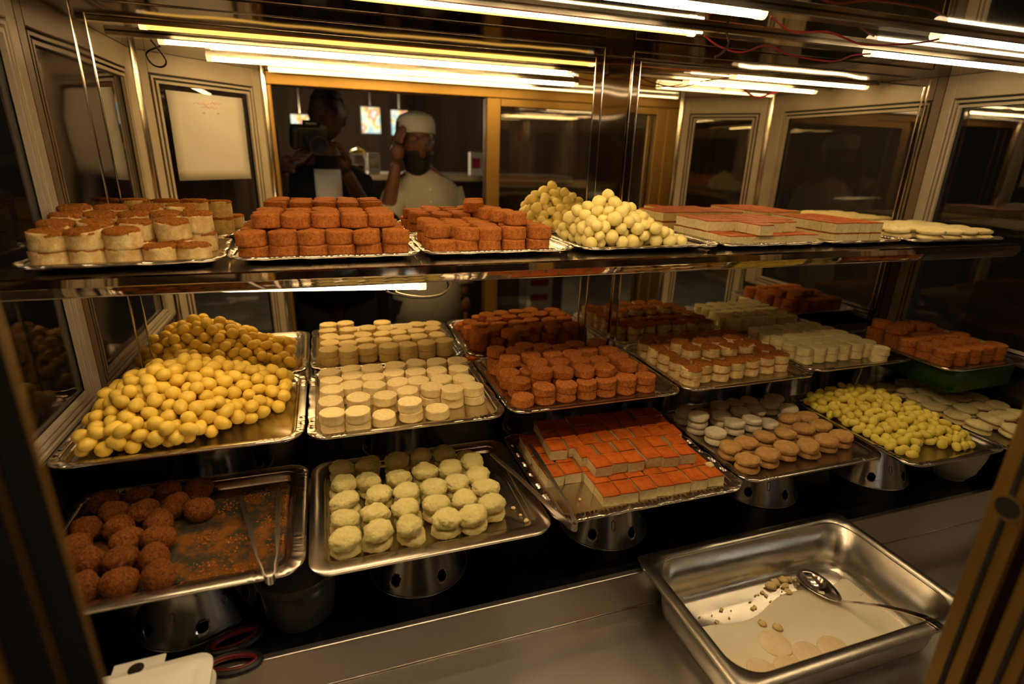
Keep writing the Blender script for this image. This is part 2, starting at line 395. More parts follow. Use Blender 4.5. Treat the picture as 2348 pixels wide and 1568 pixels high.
# ------------------------------------------------------------------ trays
def rrect(a, b, rc, nc=7, ne=(22, 16)):
    pts = []
    rc = max(rc, .002)
    cs = [(a-rc, b-rc, 0), (-a+rc, b-rc, PI/2), (-a+rc, -b+rc, PI), (a-rc, -b+rc, 1.5*PI)]
    for q, (cx, cyy, t0) in enumerate(cs):
        for i in range(nc+1):
            t = t0+PI/2*i/nc; pts.append((cx+rc*math.cos(t), cyy+rc*math.sin(t)))
        nx_, ny_, t1 = cs[(q+1) % 4]
        e0 = Vector((cx+rc*math.cos(t0+PI/2), cyy+rc*math.sin(t0+PI/2))); e1 = Vector((nx_+rc*math.cos(t1), ny_+rc*math.sin(t1)))
        m = ne[0] if q % 2 == 0 else ne[1]
        for i in range(1, m):
            p = e0.lerp(e1, i/m); pts.append((p.x, p.y))
    return pts
def tray(x0, x1, y0, y1, zf, label, deep=.012, rim=.020, ridge=.0014, wave=0.0, rc=.035, rz=0, mat='steel_tray', full=False, tilt=0):
    a, b = (x1-x0)/2, (y1-y0)/2
    root = empty('serving_tray', ((x0+x1)/2, (y0+y1)/2, Z(zf)-.0012), rz)
    tag(root, label, 'tray'); root.rotation_euler.x = tilt
    ne = (90, 64)
    def ring(o, z): return [(x, y, z+.0012) for x, y in rrect(a-o, b-o, rc-o*.8, 9, ne)]
    prof = [(0.0, deep-.004), (0.0004, deep-.001), (.003, deep), (rim*.45, deep-.0005), (rim*.9, deep), (rim+.002, deep-.002), (rim+.007, .002), (rim+.011, 0)]
    rings = [ring(o, z) for o, z in prof]; n = len(rings[0])
    per = [0.0]
    for i in range(1, n): per.append(per[-1]+math.dist(rings[0][i], rings[0][i-1]))
    tot = per[-1]
    def emb(i):
        # embossed runs sit near the corners and at the middle of the sides
        x, y, _ = rings[0][i]
        if full: return 1.0
        ex = abs(x)/a; ey = abs(y)/b
        return 1.0 if (ex > .62 and ey > .9) or (ey > .45 and ex > .9) else 0.0
    for i in range(n):
        e = emb(i); s = per[i]
        for k_ in (2, 3, 4):
            x, y, z = rings[k_][i]; rings[k_][i] = (x, y, z + e*ridge*(1 if k_ == 3 else .35)*math.sin(s*2*PI/.0085))
        if wave:
            wv = wave*(math.sin(s*2*PI/.075)+.5*math.sin(s*2*PI/.033+1))
            for k_ in (0, 1, 2, 3):
                x, y, z = rings[k_][i]; d = Vector((x, y)).normalized(); q = (1, 1, .9, .4)[k_]
                rings[k_][i] = (x+d.x*wv*.8*q, y+d.y*wv*.8*q, z+wv*.45*q)
    R = MB()
    def strip(mb, rr):
        vs = [p for r_ in rr for p in r_]; m = len(rr)
        mb.add(vs, [(i*n+j, i*n+(j+1) % n, (i+1)*n+(j+1) % n, (i+1)*n+j) for i in range(m-1) for j in range(n)])
    strip(R, rings[:6]); r = R.build('rim', mat, root, angle=60); thicken(r, .0011)
    Bm = MB(); strip(Bm, rings[5:]); o = len(Bm.v)-n
    Bm.f.append(tuple(range(o, o+n))); Bm.mi.append(0)
    bo = Bm.build('tray_floor', mat, root, angle=60); thicken(bo, .0011)
    return root

# ------------------------------------------------------------------ perforated cones under the trays
def cone_mesh(r0, r1, h, nh=6, hr=.0082, ht=.024):
    # fine grid with the round holes cut out and their edges snapped to circles
    slope = math.hypot(r0-r1, h); nt, ns = 132, 26; V_ = []; ok = []
    for i in range(nt):
        for j in range(ns+1):
            th = 2*PI*i/nt; s_ = slope*(j/ns)**1.25; r = r0+(r1-r0)*s_/slope
            q = round(th/(2*PI/nh)-.5); c = 2*PI*(q+.5)/nh; du = ((th-c+PI) % (2*PI)-PI)*r; dv = s_-ht; d = math.hypot(du, dv)
            if d < hr*1.34 and d > hr*.62:
                th += du/r*(hr/d-1); s_ += dv*(hr/d-1); r = r0+(r1-r0)*s_/slope
            ok.append(d > hr*.62); V_.append((r*math.cos(th), r*math.sin(th), h*s_/slope))
    mb = MB(); keep = {}; vs = []
    for k_, v in enumerate(V_):
        if ok[k_]: keep[k_] = len(vs); vs.append(v)
    fs = []
    for i in range(nt):
        for j in range(ns):
            f_ = (i*(ns+1)+j, ((i+1) % nt)*(ns+1)+j, ((i+1) % nt)*(ns+1)+j+1, i*(ns+1)+j+1)
            if all(ok[q] for q in f_): fs.append(tuple(keep[q] for q in f_))
    mb.add(vs, fs); return mb
def ring_slot(th, s, r0, r1, h):
    slope = math.hypot(r0-r1, h); pts = []
    for i in range(25):
        t = 2*PI*i/24; du = .0032*math.cos(t); ds = .0065*math.sin(t)+(.003 if math.sin(t) > 0 else -.003)
        tt = (s+ds)/slope; r = r0+(r1-r0)*tt+.0003; a = th+du/r; pts.append((r*math.cos(a), r*math.sin(a), h*tt))
    return MB().tube(pts, .0007, 5, close=False)
CONES = {}
def cone(x, y, ztop, label, r0=.085, r1=.040, rot=0.0):
    h = ztop-ZDECK
    root = empty('cone_stand', (x, y, Z(ZDECK)), rot); tag(root, label, 'stand', 'perforated steel cones under the trays')
    key = (round(r0, 4), round(r1, 4), round(h, 4))
    if key not in CONES: CONES[key] = cone_mesh(r0, r1, h).mesh('cone_shell', 'steel_cone', angle=60)
    o = link('cone_shell', CONES[key], root); thicken(o, .0008)
    MB().tube([(r0*math.cos(2*PI*i/48), r0*math.sin(2*PI*i/48), .0016) for i in range(49)], .0018, 6, close=False).build('foot_bead', 'steel_cone', root)
    MB().lathe([(r1-.012, h-.0012), (r1, h-.0012), (r1, h), (r1-.012, h)], 32, caps=False).build('top_ring', 'steel_cone', root)
    for q in range(6):
        for s_ in (.046, .082):
            if s_ < math.hypot(r0-r1, h)-.02:
                ring_slot(2*PI*(q+(.0 if s_ < .06 else .5))/6, s_, r0, r1, h).build('stamped_slot', 'steel_dark', root)
    return root
ZM, ZF, ZS = -.456, -.571, -.1695
fl = lambda t: 'steel cone with round holes under the tray of ' + t
for (x, y, t, rt) in ((-.241, .80, 'brown crumb balls', .30), (.108, .80, 'paired pale yellow patties', .38), (.475, .81, 'two-layer glazed squares', .30),
                      (.866, .83, 'white and tan rounds', .1), (1.172, .81, 'small lemon yellow balls', .25), (1.465, .86, 'flat cream patties', .1)):
    cone(x, y, ZF-.0024, fl(t), rot=rt)
for (x, t) in ((-.235, 'golden yellow balls'), (.115, 'stacked cream cylinders'), (.475, 'three-layer brown rounds'), (.835, 'crumb topped cylinders'), (1.165, 'ivory cylinders')):
    cone(x, 1.062, ZM-.0024, 'tall ' + fl(t), r0=.074, r1=.045, rot=.2)
cone(1.47, 1.06, -.5025, 'tall ' + fl('dark brown rounds'), r0=.074, r1=.045, rot=.2)

ML = 'steel tray under the '
tray(-.418, -.062, .852, 1.144, ZM, ML + 'heap of golden yellow balls', rim=.013)
tray(-.058, .284, .842, 1.143, ZM, ML + 'two layers of cream cylinders', ridge=.0016, wave=.0008, rim=.013)
tray(.289, .660, .846, 1.142, ZM, ML + 'three layers of brown rounds', ridge=.002, rim=.013)
tray(.664, 1.008, .850, 1.143, ZM, ML + 'crumb topped cream cylinders', rim=.013)
tray(1.012, 1.335, .868, 1.143, ZM, ML + 'ivory cylinders in rows', rim=.013)
tray(1.295, 1.566, .765, 1.060, ZM+.012, ML + 'dark brown rounds in the right corner', rim=.013)
tray(-.427, -.066, .669, .962, ZF, 'half empty steel tray smeared with brown syrup', rim=.020, deep=.018)
tray(-.063, .308, .659, .965, ZF, ML + 'paired pale yellow patties', rim=.024, ridge=.0)
tray(.312, .690, .671, .975, ZF, 'ornate steel tray under the glazed square sweets', rim=.018, ridge=.0022, wave=.0016, full=True, rc=.03)
tray(.694, 1.046, .683, .998, ZF, ML + 'white and tan rounds', ridge=.0016, rim=.014)
tray(1.030, 1.306, .622, .960, ZF+.0135, ML + 'small lemon yellow balls', rim=.013, deep=.01)
tray(1.304, 1.572, .635, .992, ZF, ML + 'flat cream patties at the right wall', rim=.014)
SL = 'wavy steel tray on the upper shelf under '
tray(-.4185, -.1585, .8975, 1.1275, ZS, SL + 'big crumb topped rounds', rz=.07, wave=.0018, rim=.010, deep=.009)
tray(-.152, .148, .910, 1.142, ZS, SL + 'brown rounds three layers high', wave=.0018, rim=.010, deep=.009, full=True)
tray(.150, .436, .912, 1.142, ZS, SL + 'brown rounds with a lone one in front', wave=.0018, rim=.010, deep=.009, full=True)
tray(.440, .752, .910, 1.142, ZS, SL + 'the tall heap of pale yellow balls', wave=.0018, rim=.010, deep=.009)
tray(.756, 1.026, .910, 1.142, ZS, SL + 'glazed squares in stepped layers', wave=.0018, rim=.010, deep=.008, full=True)
tray(1.030, 1.252, .908, 1.142, ZS, SL + 'a neat two-layer block of glazed squares', wave=.0018, rim=.010, deep=.008)
tray(1.256, 1.566, .892, 1.142, ZS, SL + 'flat cream patties', wave=.0018, rim=.010, deep=.008)

# ------------------------------------------------------------------ sweets: master meshes
def fb(p, s, o=3): return noise.fractal(Vector(p)*s, 1.0, 2.0, o)
def cyl(seed, r, h, mats, rough=.04, edge=.10, n=30, lean=None):
    random.seed(seed); off = Vector((seed*3.1, seed*1.7, seed*.9))
    prof = [(.0, 0), (.55, 0), (.93, .0), (1.0, .05), (1.02, .2), (1.0, .4), (.99, .6), (1.0, .8), (.995, 1-edge*.7), (.97, 1-edge*.2), (.90, 1.0), (.7, 1.0), (.42, 1.0), (.15, 1.0), (0, 1.0)]
    mb = MB(); vs = []; el = random.uniform(.94, 1.06); lean = random.uniform(-.05, .05) if lean is None else lean
    tilt = random.uniform(-.08, .08)
    for q, zf in prof:
        for j in range(n):
            th = 2*PI*j/n; p = Vector((math.cos(th)*q*el, math.sin(th)*q/el, zf*h/r))
            k_ = 1+rough*fb(p+off, 1.6, 2)+rough*.6*fb(p+off, 5.5, 3)
            zz = zf*h + (rough*.30*h*fb(p+off+Vector((9,0,0)), 3.2, 3) if zf > .9 else 0) + (tilt*h*p.x*zf)
            vs.append((p.x*r*k_+lean*zf*r, p.y*r*k_, zz))
    m = len(prof)
    mb.add(vs, [(i*n+j, i*n+(j+1) % n, (i+1)*n+(j+1) % n, (i+1)*n+j) for i in range(m-1) for j in range(n)])
    return mb.mesh('sweet_round', mats, angle=75)
def topping(seed, r, h):
    off = Vector((seed*2.3, seed, 5)); mb = MB(); n = 26; prof = [(1.03, .90), (1.025, 1.0), (.93, 1.085), (.65, 1.10), (.36, 1.10), (.12, 1.10), (0, 1.10)]
    vs = []
    for q, zf in prof:
        for j in range(n):
            th = 2*PI*j/n; p = Vector((math.cos(th)*q, math.sin(th)*q, 0)); k_ = 1+.05*fb(p+off, 3, 3)
            vs.append((p.x*r*k_, p.y*r*k_, zf*h+.05*h*fb(p+off, 7, 4)-(.06*h*max(0, fb(p+off+Vector((4,4,4)), 2.5)) if q > .8 else 0)))
    m = len(prof); mb.add(vs, [(i*n+j, i*n+(j+1) % n, (i+1)*n+(j+1) % n, (i+1)*n+j) for i in range(m-1) for j in range(n)])
    return mb.mesh('crumb_topping', 'crumb', angle=80)
def patty(seed, r, h, mats, rough=.07, crack=.05, p=2.6, n=44, rows=20):
    off = Vector((seed*3.7, seed*2.1, seed*1.3)); mb = MB(); vs = []
    random.seed(seed); el = random.uniform(.92, 1.08)
    for i in range(rows+1):
        ph = -PI/2+PI*i/rows; c, s = math.cos(ph), math.sin(ph)
        q = abs(c)**(2/p); zz = math.copysign(abs(s)**(2/p), s)
        for j in range(n):
            th = 2*PI*j/n; d = Vector((math.cos(th)*q*el, math.sin(th)*q/el, zz*h/(2*r)))
            k_ = 1+rough*fb(d+off, 1.3, 2)+rough*.5*fb(d+off, 4, 3)+rough*.22*fb(d+off, 12, 2)
            rg = abs(noise.noise((d+off)*3.1)); k_ -= crack*max(0, .16-rg)/.16*(.4+.6*q)
            sag = 1+.05*(1-zz)*.5
            vs.append((d.x*r*k_*sag, d.y*r*k_*sag, max(0.0, h/2*(1+zz*(1+rough*.8*fb(d+off, 2.5, 3))*(1 if zz < 0 else k_)))))
    m = rows+1
    mb.add(vs, [(i*n+j, i*n+(j+1) % n, (i+1)*n+(j+1) % n, (i+1)*n+j) for i in range(m-1) for j in range(n)])
    return mb.mesh('sweet_patty', mats, angle=80)
def ico(sub):
    b = bmesh.new(); bmesh.ops.create_icosphere(b, subdivisions=sub, radius=1.0)
    v = [x.co.copy() for x in b.verts]; f_ = [tuple(x.index for x in q.verts) for q in b.faces]; b.free(); return v, f_
ICO2, ICO3, ICO4 = ico(2), ico(3), ico(4)
def ball(seed, r, el, mat, rough=.05, dim=.0, sub=ICO3, name='sweet_ball', fine=0.0):
    off = Vector((seed*3.3, seed*1.9, seed*.7)); random.seed(seed); mb = MB(); vs = []
    pole = Vector((random.uniform(-1,1), random.uniform(-1,1), random.uniform(-.2,1))).normalized()
    for v in sub[0]:
        k_ = 1+rough*fb(v+off, 1.1, 2)+fine*fb(v+off, 7, 4)
        if dim: k_ -= dim*math.exp(-((v-pole).length/.22)**2)
        vs.append(Vector((v.x*el, v.y/math.sqrt(el), v.z/math.sqrt(el)))*r*k_)
    mb.add(vs, sub[1]); return mb.mesh(name, mat, angle=180)
def square(seed, wx, wy, h):
    off = Vector((seed*2.9, seed*1.1, seed*.6)); n = 7; m = 4
    def pos(u, v, w_):
        p = Vector((u*wx/2, v*wy/2, w_*h)); q = p*60+off
        side = max(abs(u), abs(v))
        d = .0011*fb(q, 1.0, 3)*(1 if w_ < .95 else .45)
        return (p.x+(u*d if abs(u) > .99 else 0)+.0006*noise.noise(q*.7), p.y+(v*d if abs(v) > .99 else 0)+.0006*noise.noise(q*.7+Vector((3,3,3))), p.z)
    body = MB()
    def face(fn, na, nb):
        vs = [fn(-1+2*i/na, -1+2*j/nb) for i in range(na+1) for j in range(nb+1)]
        body.add(vs, [(i*(nb+1)+j, (i+1)*(nb+1)+j, (i+1)*(nb+1)+j+1, i*(nb+1)+j+1) for i in range(na) for j in range(nb)])
    face(lambda a, b: pos(a, b, 1.0), n, n); face(lambda a, b: pos(-a, b, 0.0), n, n)
    face(lambda a, b: pos(a, -1, (b+1)/2), n, m); face(lambda a, b: pos(-a, 1, (b+1)/2), n, m)
    face(lambda a, b: pos(1, a, (b+1)/2), n, m); face(lambda a, b: pos(-1, -a, (b+1)/2), n, m)
    bm_ = body.mesh('sweet_square', 'curd', angle=50)
    top = MB()
    def tp(u, v, w_):
        x, y, _ = pos(u, v, 1.0); e = max(abs(u), abs(v))
        return (x*1.004, y*1.004, h+w_*(.0014-(.0006 if e > .99 else 0))+.0004*fb(Vector((x, y, 0))*80+off, 1, 2)*w_-(0 if w_ else .0012))
    vs = [tp(-1+2*i/n, -1+2*j/n, 1) for i in range(n+1) for j in range(n+1)]
    top.add(vs, [(i*(n+1)+j, (i+1)*(n+1)+j, (i+1)*(n+1)+j+1, i*(n+1)+j+1) for i in range(n) for j in range(n)])
    bd = [(i, 0) for i in range(n)]+[(n, j) for j in range(n)]+[(n-i, n) for i in range(n)]+[(0, n-j) for j in range(n)]
    up = [tp(-1+2*i/n, -1+2*j/n, 1) for i, j in bd]; lo = [tp(-1+2*i/n, -1+2*j/n, 0) for i, j in bd]; k_ = len(bd)
    top.add(up+lo, [(i, i+k_, (i+1) % k_+k_, (i+1) % k_) for i in range(k_)])
    return bm_, top.mesh('glazed_top', 'crust', angle=50)

RNG = random.Random(11)
def put(name, me, x, y, z, label, cat, group, kids=(), rz=None, tx=0, ty=0, sc_=1.0):
    o = bpy.data.objects.new(name, me); C.objects.link(o)
    o.location = (x, y, Z(z)); o.rotation_euler = (tx, ty, RNG.uniform(0, 2*PI) if rz is None else rz)
    if sc_ != 1.0: o.scale = (sc_, sc_, sc_)
    tag(o, label, cat, group)
    for nm, km in kids:
        c = bpy.data.objects.new(nm, km); C.objects.link(c); c.parent = o
    return o
jit = lambda a: RNG.uniform(-a, a)
ORD = ['first', 'second', 'third', 'fourth', 'fifth', 'sixth', 'seventh', 'eighth', 'ninth', 'tenth']
def rowcol(pts, gap=.016):
    # row counted from the front rim of the tray, column counted along x
    idx = sorted(range(len(pts)), key=lambda i: pts[i][1]); rows = []; cur = []
    for i in idx:
        if cur and pts[i][1]-sum(pts[q][1] for q in cur)/len(cur) > gap: rows.append(cur); cur = []
        cur.append(i)
    rows.append(cur); out = {}
    for r_, row in enumerate(rows):
        for c_, i in enumerate(sorted(row, key=lambda q: pts[q][0])): out[i] = (r_, c_)
    return [out[i] for i in range(len(pts))]
def relax(pts, r, fl_, k=1.95, it=160, fixed=()):
    # pieces push each other apart and stay on the tray floor fl_ = (x0, x1, y0, y1)
    P = [Vector(p[:2]) for p in pts]; m = r*.97
    for _ in range(it):
        for a in range(len(P)):
            for b in range(a):
                d = P[a]-P[b]; L = d.length
                if 1e-6 < L < k*r: e = d*((k*r-L)*.5/L); P[a] += e; P[b] -= e
        for p in P:
            p.x = min(max(p.x, fl_[0]+m), fl_[1]-m); p.y = min(max(p.y, fl_[2]+m), fl_[3]-m)
    return [(round(p.x, 4), round(p.y, 4))+tuple(q[2:]) for p, q in zip(P, pts)]
def relax_box(pts, hx, hy, fl_, it=200):
    P = [Vector(p[:2]) for p in pts]
    for _ in range(it):
        for a in range(len(P)):
            for b in range(a):
                d = P[a]-P[b]; ox, oy = 2*hx-abs(d.x), 2*hy-abs(d.y)
                if ox > 0 and oy > 0:
                    if ox < oy: e = Vector((math.copysign(ox*.5, d.x), 0))
                    else: e = Vector((0, math.copysign(oy*.5, d.y)))
                    P[a] += e; P[b] -= e
        for p in P:
            p.x = min(max(p.x, fl_[0]+hx), fl_[1]-hx); p.y = min(max(p.y, fl_[2]+hy), fl_[3]-hy)
    return [(p.x, p.y) for p in P]
def floor_of(x0, x1, y0, y1, rim): o = rim+.008; return (x0+o, x1-o, y0+o, y1-o)
def spot(rc, ref): return ', %s from the %s, %s row from the rim' % (ORD[min(rc[1], 9)], ref, ORD[min(rc[0], 9)])
def stack(name, meshes, pts, h, z0, what, ref, cat='sweet', group='', kidsets=None, ji=.0015, tilt=.03, gap=.016):
    # pts: (x, y, layers); a column of pieces at each
    rcs = rowcol(pts, gap)
    for (x, y, n_), rc in zip(pts, rcs):
        n_ = int(n_)
        for k_ in range(n_):
            i = RNG.randrange(len(meshes))
            lev = 'single' if n_ == 1 else ('bottom' if k_ == 0 else ('top' if k_ == n_-1 else 'middle'))
            put(name, meshes[i], x+jit(ji), y+jit(ji), z0+k_*h, lev + ' ' + what + spot(rc, ref), cat, group,
                kids=kidsets[i] if kidsets else (), tx=jit(tilt) if k_ else 0, ty=jit(tilt) if k_ else 0)
# piece positions in metres (x, y, pieces in the column)
M2_PTS = [(-0.021,0.888,2), (0.023,0.884,2), (0.070,0.892,1), (0.116,0.898,2), (0.164,0.894,1), (-0.022,0.937,2), (0.029,0.941,2), (0.077,0.938,2), (0.120,0.948,2), (0.166,0.955,2), (0.205,0.938,2), (0.249,0.940,2), (-0.028,0.989,2), (0.016,0.998,2), (0.059,0.989,2), (0.106,0.993,2), (0.148,0.986,2), (0.190,0.987,2), (0.233,0.978,2), (-0.028,1.041,2), (0.014,1.046,2), (0.058,1.033,2), (0.103,1.043,2), (0.148,1.038,2), (0.190,1.035,2), (0.235,1.031,2), (-0.026,1.076,2), (0.019,1.082,2), (0.063,1.078,2), (0.112,1.086,2), (0.157,1.085,2), (0.199,1.083,2), (0.243,1.077,2)]
F2_PTS = [(-0.019,0.701,2), (0.034,0.699,2), (0.086,0.705,2), (0.141,0.703,2), (0.196,0.690,2), (-0.013,0.752,2), (0.037,0.757,2), (0.087,0.753,2), (0.138,0.748,2), (0.189,0.746,2), (0.245,0.747,2), (-0.007,0.807,2), (0.047,0.812,2), (0.098,0.802,2), (0.149,0.805,2), (0.199,0.802,2), (0.249,0.799,2), (-0.016,0.858,2), (0.035,0.854,2), (0.085,0.847,2), (0.135,0.860,2), (0.184,0.860,2), (0.236,0.849,2), (-0.019,0.917,2), (0.036,0.915,2), (0.090,0.911,2), (0.147,0.914,2), (0.196,0.913,2), (0.239,0.906,2)]
F4w_PTS = [(0.737,0.894,3), (0.720,0.941,2), (0.811,0.937,2), (0.747,0.844,2), (0.815,0.885,2), (0.866,0.879,2), (0.923,0.878,1), (0.865,0.938,2), (0.919,0.935,2), (0.967,0.944,2), (0.980,0.913,2), (0.854,0.991,2), (1.024,0.958,2), (0.894,0.969,2), (0.944,0.979,2)]
F4t_PTS = [(0.733,0.734,2), (0.725,0.786,2), (0.791,0.741,2), (0.774,0.791,2), (0.846,0.753,2), (0.836,0.802,2), (0.898,0.747,2), (0.891,0.802,2), (0.954,0.756,2), (0.946,0.809,2), (1.012,0.762,2), (0.997,0.812,2), (0.946,0.862,2), (0.995,0.867,2), (0.812,1.003,1)]
F6_PTS = [(1.363,0.726,2), (1.422,0.684,2), (1.367,0.778,2), (1.426,0.737,2), (1.367,0.830,2), (1.435,0.794,2), (1.477,0.740,2), (1.380,0.882,2), (1.434,0.848,2), (1.478,0.794,2), (1.522,0.742,2), (1.385,0.933,2), (1.427,0.895,2), (1.465,0.840,2), (1.533,0.788,2), (1.578,0.776,2), (1.375,0.978,2), (1.436,0.948,2), (1.486,0.900,2), (1.530,0.842,2), (1.588,0.833,2), (1.514,0.876,2), (1.581,0.882,2), (1.478,0.955,2), (1.527,0.946,2)]
M3top_PTS = [(0.385,0.944), (0.425,0.936), (0.469,0.931), (0.514,0.927), (0.573,0.940), (0.392,0.986), (0.436,0.977), (0.483,0.977), (0.524,0.969), (0.574,0.974), (0.343,1.024), (0.392,1.032), (0.442,1.026), (0.483,1.015), (0.528,1.032), (0.574,1.024), (0.348,1.074), (0.396,1.087), (0.437,1.077), (0.477,1.064), (0.517,1.077), (0.571,1.075), (0.315,1.076)]
M4top_PTS = [(0.748,0.969), (0.793,0.958), (0.839,0.959), (0.886,0.961), (0.749,1.001), (0.800,0.995), (0.841,0.992), (0.890,1.001)]
F3up_PTS = [(0.611,0.942), (0.644,0.936), (0.394,0.938), (0.427,0.934), (0.466,0.942), (0.503,0.939), (0.539,0.937), (0.570,0.933), (0.388,0.894), (0.422,0.893), (0.460,0.898), (0.492,0.893), (0.529,0.897), (0.567,0.898), (0.603,0.898), (0.636,0.893), (0.384,0.854), (0.422,0.857), (0.456,0.856), (0.495,0.858), (0.532,0.861), (0.570,0.855), (0.604,0.854), (0.637,0.849), (0.430,0.820), (0.470,0.824), (0.510,0.825), (0.549,0.826), (0.581,0.817), (0.623,0.814), (0.441,0.780), (0.472,0.782), (0.506,0.778), (0.546,0.782), (0.577,0.775), (0.615,0.776)]
F3lo_PTS = [(0.356,0.940), (0.359,0.897), (0.355,0.855), (0.365,0.822), (0.401,0.819), (0.424,0.774), (0.422,0.738), (0.458,0.734), (0.494,0.730), (0.531,0.733), (0.569,0.729), (0.608,0.739), (0.646,0.736), (0.645,0.769), (0.485,0.760)]
F1_PTS = [(-0.241,0.922), (-0.234,0.860), (-0.286,0.922), (-0.280,0.871), (-0.287,0.833), (-0.330,0.923), (-0.324,0.875), (-0.371,0.918), (-0.362,0.868), (-0.325,0.820), (-0.363,0.823), (-0.394,0.861), (-0.280,0.794), (-0.272,0.751), (-0.309,0.760), (-0.345,0.768), (-0.260,0.704), (-0.299,0.707), (-0.336,0.716), (-0.391,0.822)]
# ------------------------------------------------------------------ sweets: placing
V = 5
# middle row: cream cylinders
M2_PTS = relax(M2_PTS, .0212, floor_of(-.058, .284, .842, 1.143, .013))
cm = [cyl(10+i, .0212, .0176, 'cream', .06) for i in range(V)]
stack('milk_sweet', cm, M2_PTS, .0170, ZM, 'cream cylinder', 'yellow balls', group='cream cylinders on the middle row')
# middle row: brown rounds, two full layers and a looser third one
bm3 = [cyl(30+i, .0216, .0170, 'brown', .07, .14) for i in range(V)]
pts = []
for j in range(6):
    for i in range(7):
        x = .331+i*.0445+(.006 if j % 2 else 0); y = .906+j*.0405
        if y > 1.105: continue
        pts.append((x, y, 1 if (i == 0 and j == 0) else 2))
FM3 = floor_of(.289, .660, .846, 1.142, .013); pts = relax(pts, .0216, FM3); M3top_PTS = relax(M3top_PTS, .0216, FM3)
stack('brown_sweet', bm3, pts, .0165, ZM, 'brown round', 'cream cylinders', group='brown rounds on the middle row', ji=.001)
for (x, y), rc in zip(M3top_PTS, rowcol(M3top_PTS)):
    put('brown_sweet', bm3[RNG.randrange(V)], x, y, ZM+2*.0165+.0010, 'third layer brown round' + spot(rc, 'cream cylinders'), 'sweet', 'brown rounds on the middle row', tx=jit(.06), ty=jit(.06))
# middle row: crumb topped cylinders
def crumbed(seed, r, h, rough): return cyl(seed, r, h, 'crumb_side', rough, lean=0), topping(seed, r*.98, h)
c4 = [crumbed(50+i, .0215, .0196, .055) for i in range(V)]
c4m = [a for a, b in c4]; c4k = [(('crumb_topping', b),) for a, b in c4]
pts = [(.690+i*.0448+(.004 if j % 2 else 0), .912+j*.0420+i*.003, 2) for j in range(5) for i in range(7) if .690+i*.0448 < .97]
FM4 = floor_of(.664, 1.008, .850, 1.143, .013); pts = relax(pts, .0222, FM4); M4top_PTS = relax(M4top_PTS, .0222, FM4)
stack('crumb_sweet', c4m, pts, .0190, ZM, 'crumb topped cylinder', 'brown rounds', group='crumb topped cylinders on the middle row', kidsets=c4k, ji=.001)
for (x, y), rc in zip(M4top_PTS, rowcol(M4top_PTS)):
    i = RNG.randrange(V); put('crumb_sweet', c4m[i], x, y, ZM+2*.0190+.001, 'third layer crumb topped cylinder' + spot(rc, 'brown rounds'), 'sweet', 'crumb topped cylinders on the middle row', kids=c4k[i])
# middle row: ivory cylinders
im = [cyl(70+i, .0198, .0192, 'ivory', .05) for i in range(V)]
pts = [(1.060+i*.0408-(.006*j), .948+j*.0385, 2) for j in range(5) for i in range(6)]+[(1.268, .907, 2)]
pts = relax(pts, .0198, floor_of(1.012, 1.292, .868, 1.143, .013))
stack('ivory_sweet', im, pts, .0185, ZM, 'ivory cylinder', 'crumb topped cylinders', group='ivory cylinders on the middle row', ji=.0008)
# middle row: dark brown rounds in the right corner
bm6 = [cyl(90+i, .0220, .0190, 'brown', .07, .14) for i in range(V)]
pts = [(1.346+i*.0460+(.010 if j % 2 else 0), .826+j*.0430, 2) for j in range(5) for i in range(5 if j % 2 == 0 else 4)]
FM6 = floor_of(1.295, 1.566, .765, 1.060, .013); pts = relax(pts, .0220, FM6)
stack('brown_sweet', bm6, pts, .0185, ZM+.012, 'brown round', 'ivory cylinders', group='brown rounds in the right corner', ji=.002)
for (x, y) in relax(((1.350, .950), (1.397, .966), (1.358, .998), (1.444, .960)), .0220, FM6):
    put('brown_sweet', bm6[RNG.randrange(V)], x, y, ZM+.012+2*.0185+.001, 'brown round in the third layer in the dark right corner', 'sweet', 'brown rounds in the right corner')

# front row: paired pale yellow patties
pm = [patty(110+i, .0218, .0220, 'patty', .13, .10) for i in range(7)]
pl = [patty(130+i, .0226, .0190, 'patty', .11, .07) for i in range(4)]
F2_ALL = relax(F2_PTS+[(.245, .925, 1)], .0226, floor_of(-.063, .276, .659, .965, .024)); F2_PTS = F2_ALL[:-1]
for (x, y, n_), rc in zip(F2_PTS, rowcol(F2_PTS, .02)):
    put('yellow_patty', pl[RNG.randrange(4)], x+jit(.001), y+jit(.001), ZF, 'lower pale yellow patty' + spot(rc, 'syrupy tray'), 'sweet', 'pale yellow patties in pairs')
    put('yellow_patty', pm[RNG.randrange(7)], x+jit(.002), y+jit(.003)-.001, ZF+.0162, 'upper pale yellow patty' + spot(rc, 'syrupy tray'), 'sweet', 'pale yellow patties in pairs', tx=jit(.12), ty=jit(.12))
put('yellow_patty', pl[1], F2_ALL[-1][0], F2_ALL[-1][1], ZF, 'single pale yellow patty at the back corner beside the tongs', 'sweet', 'pale yellow patties in pairs')
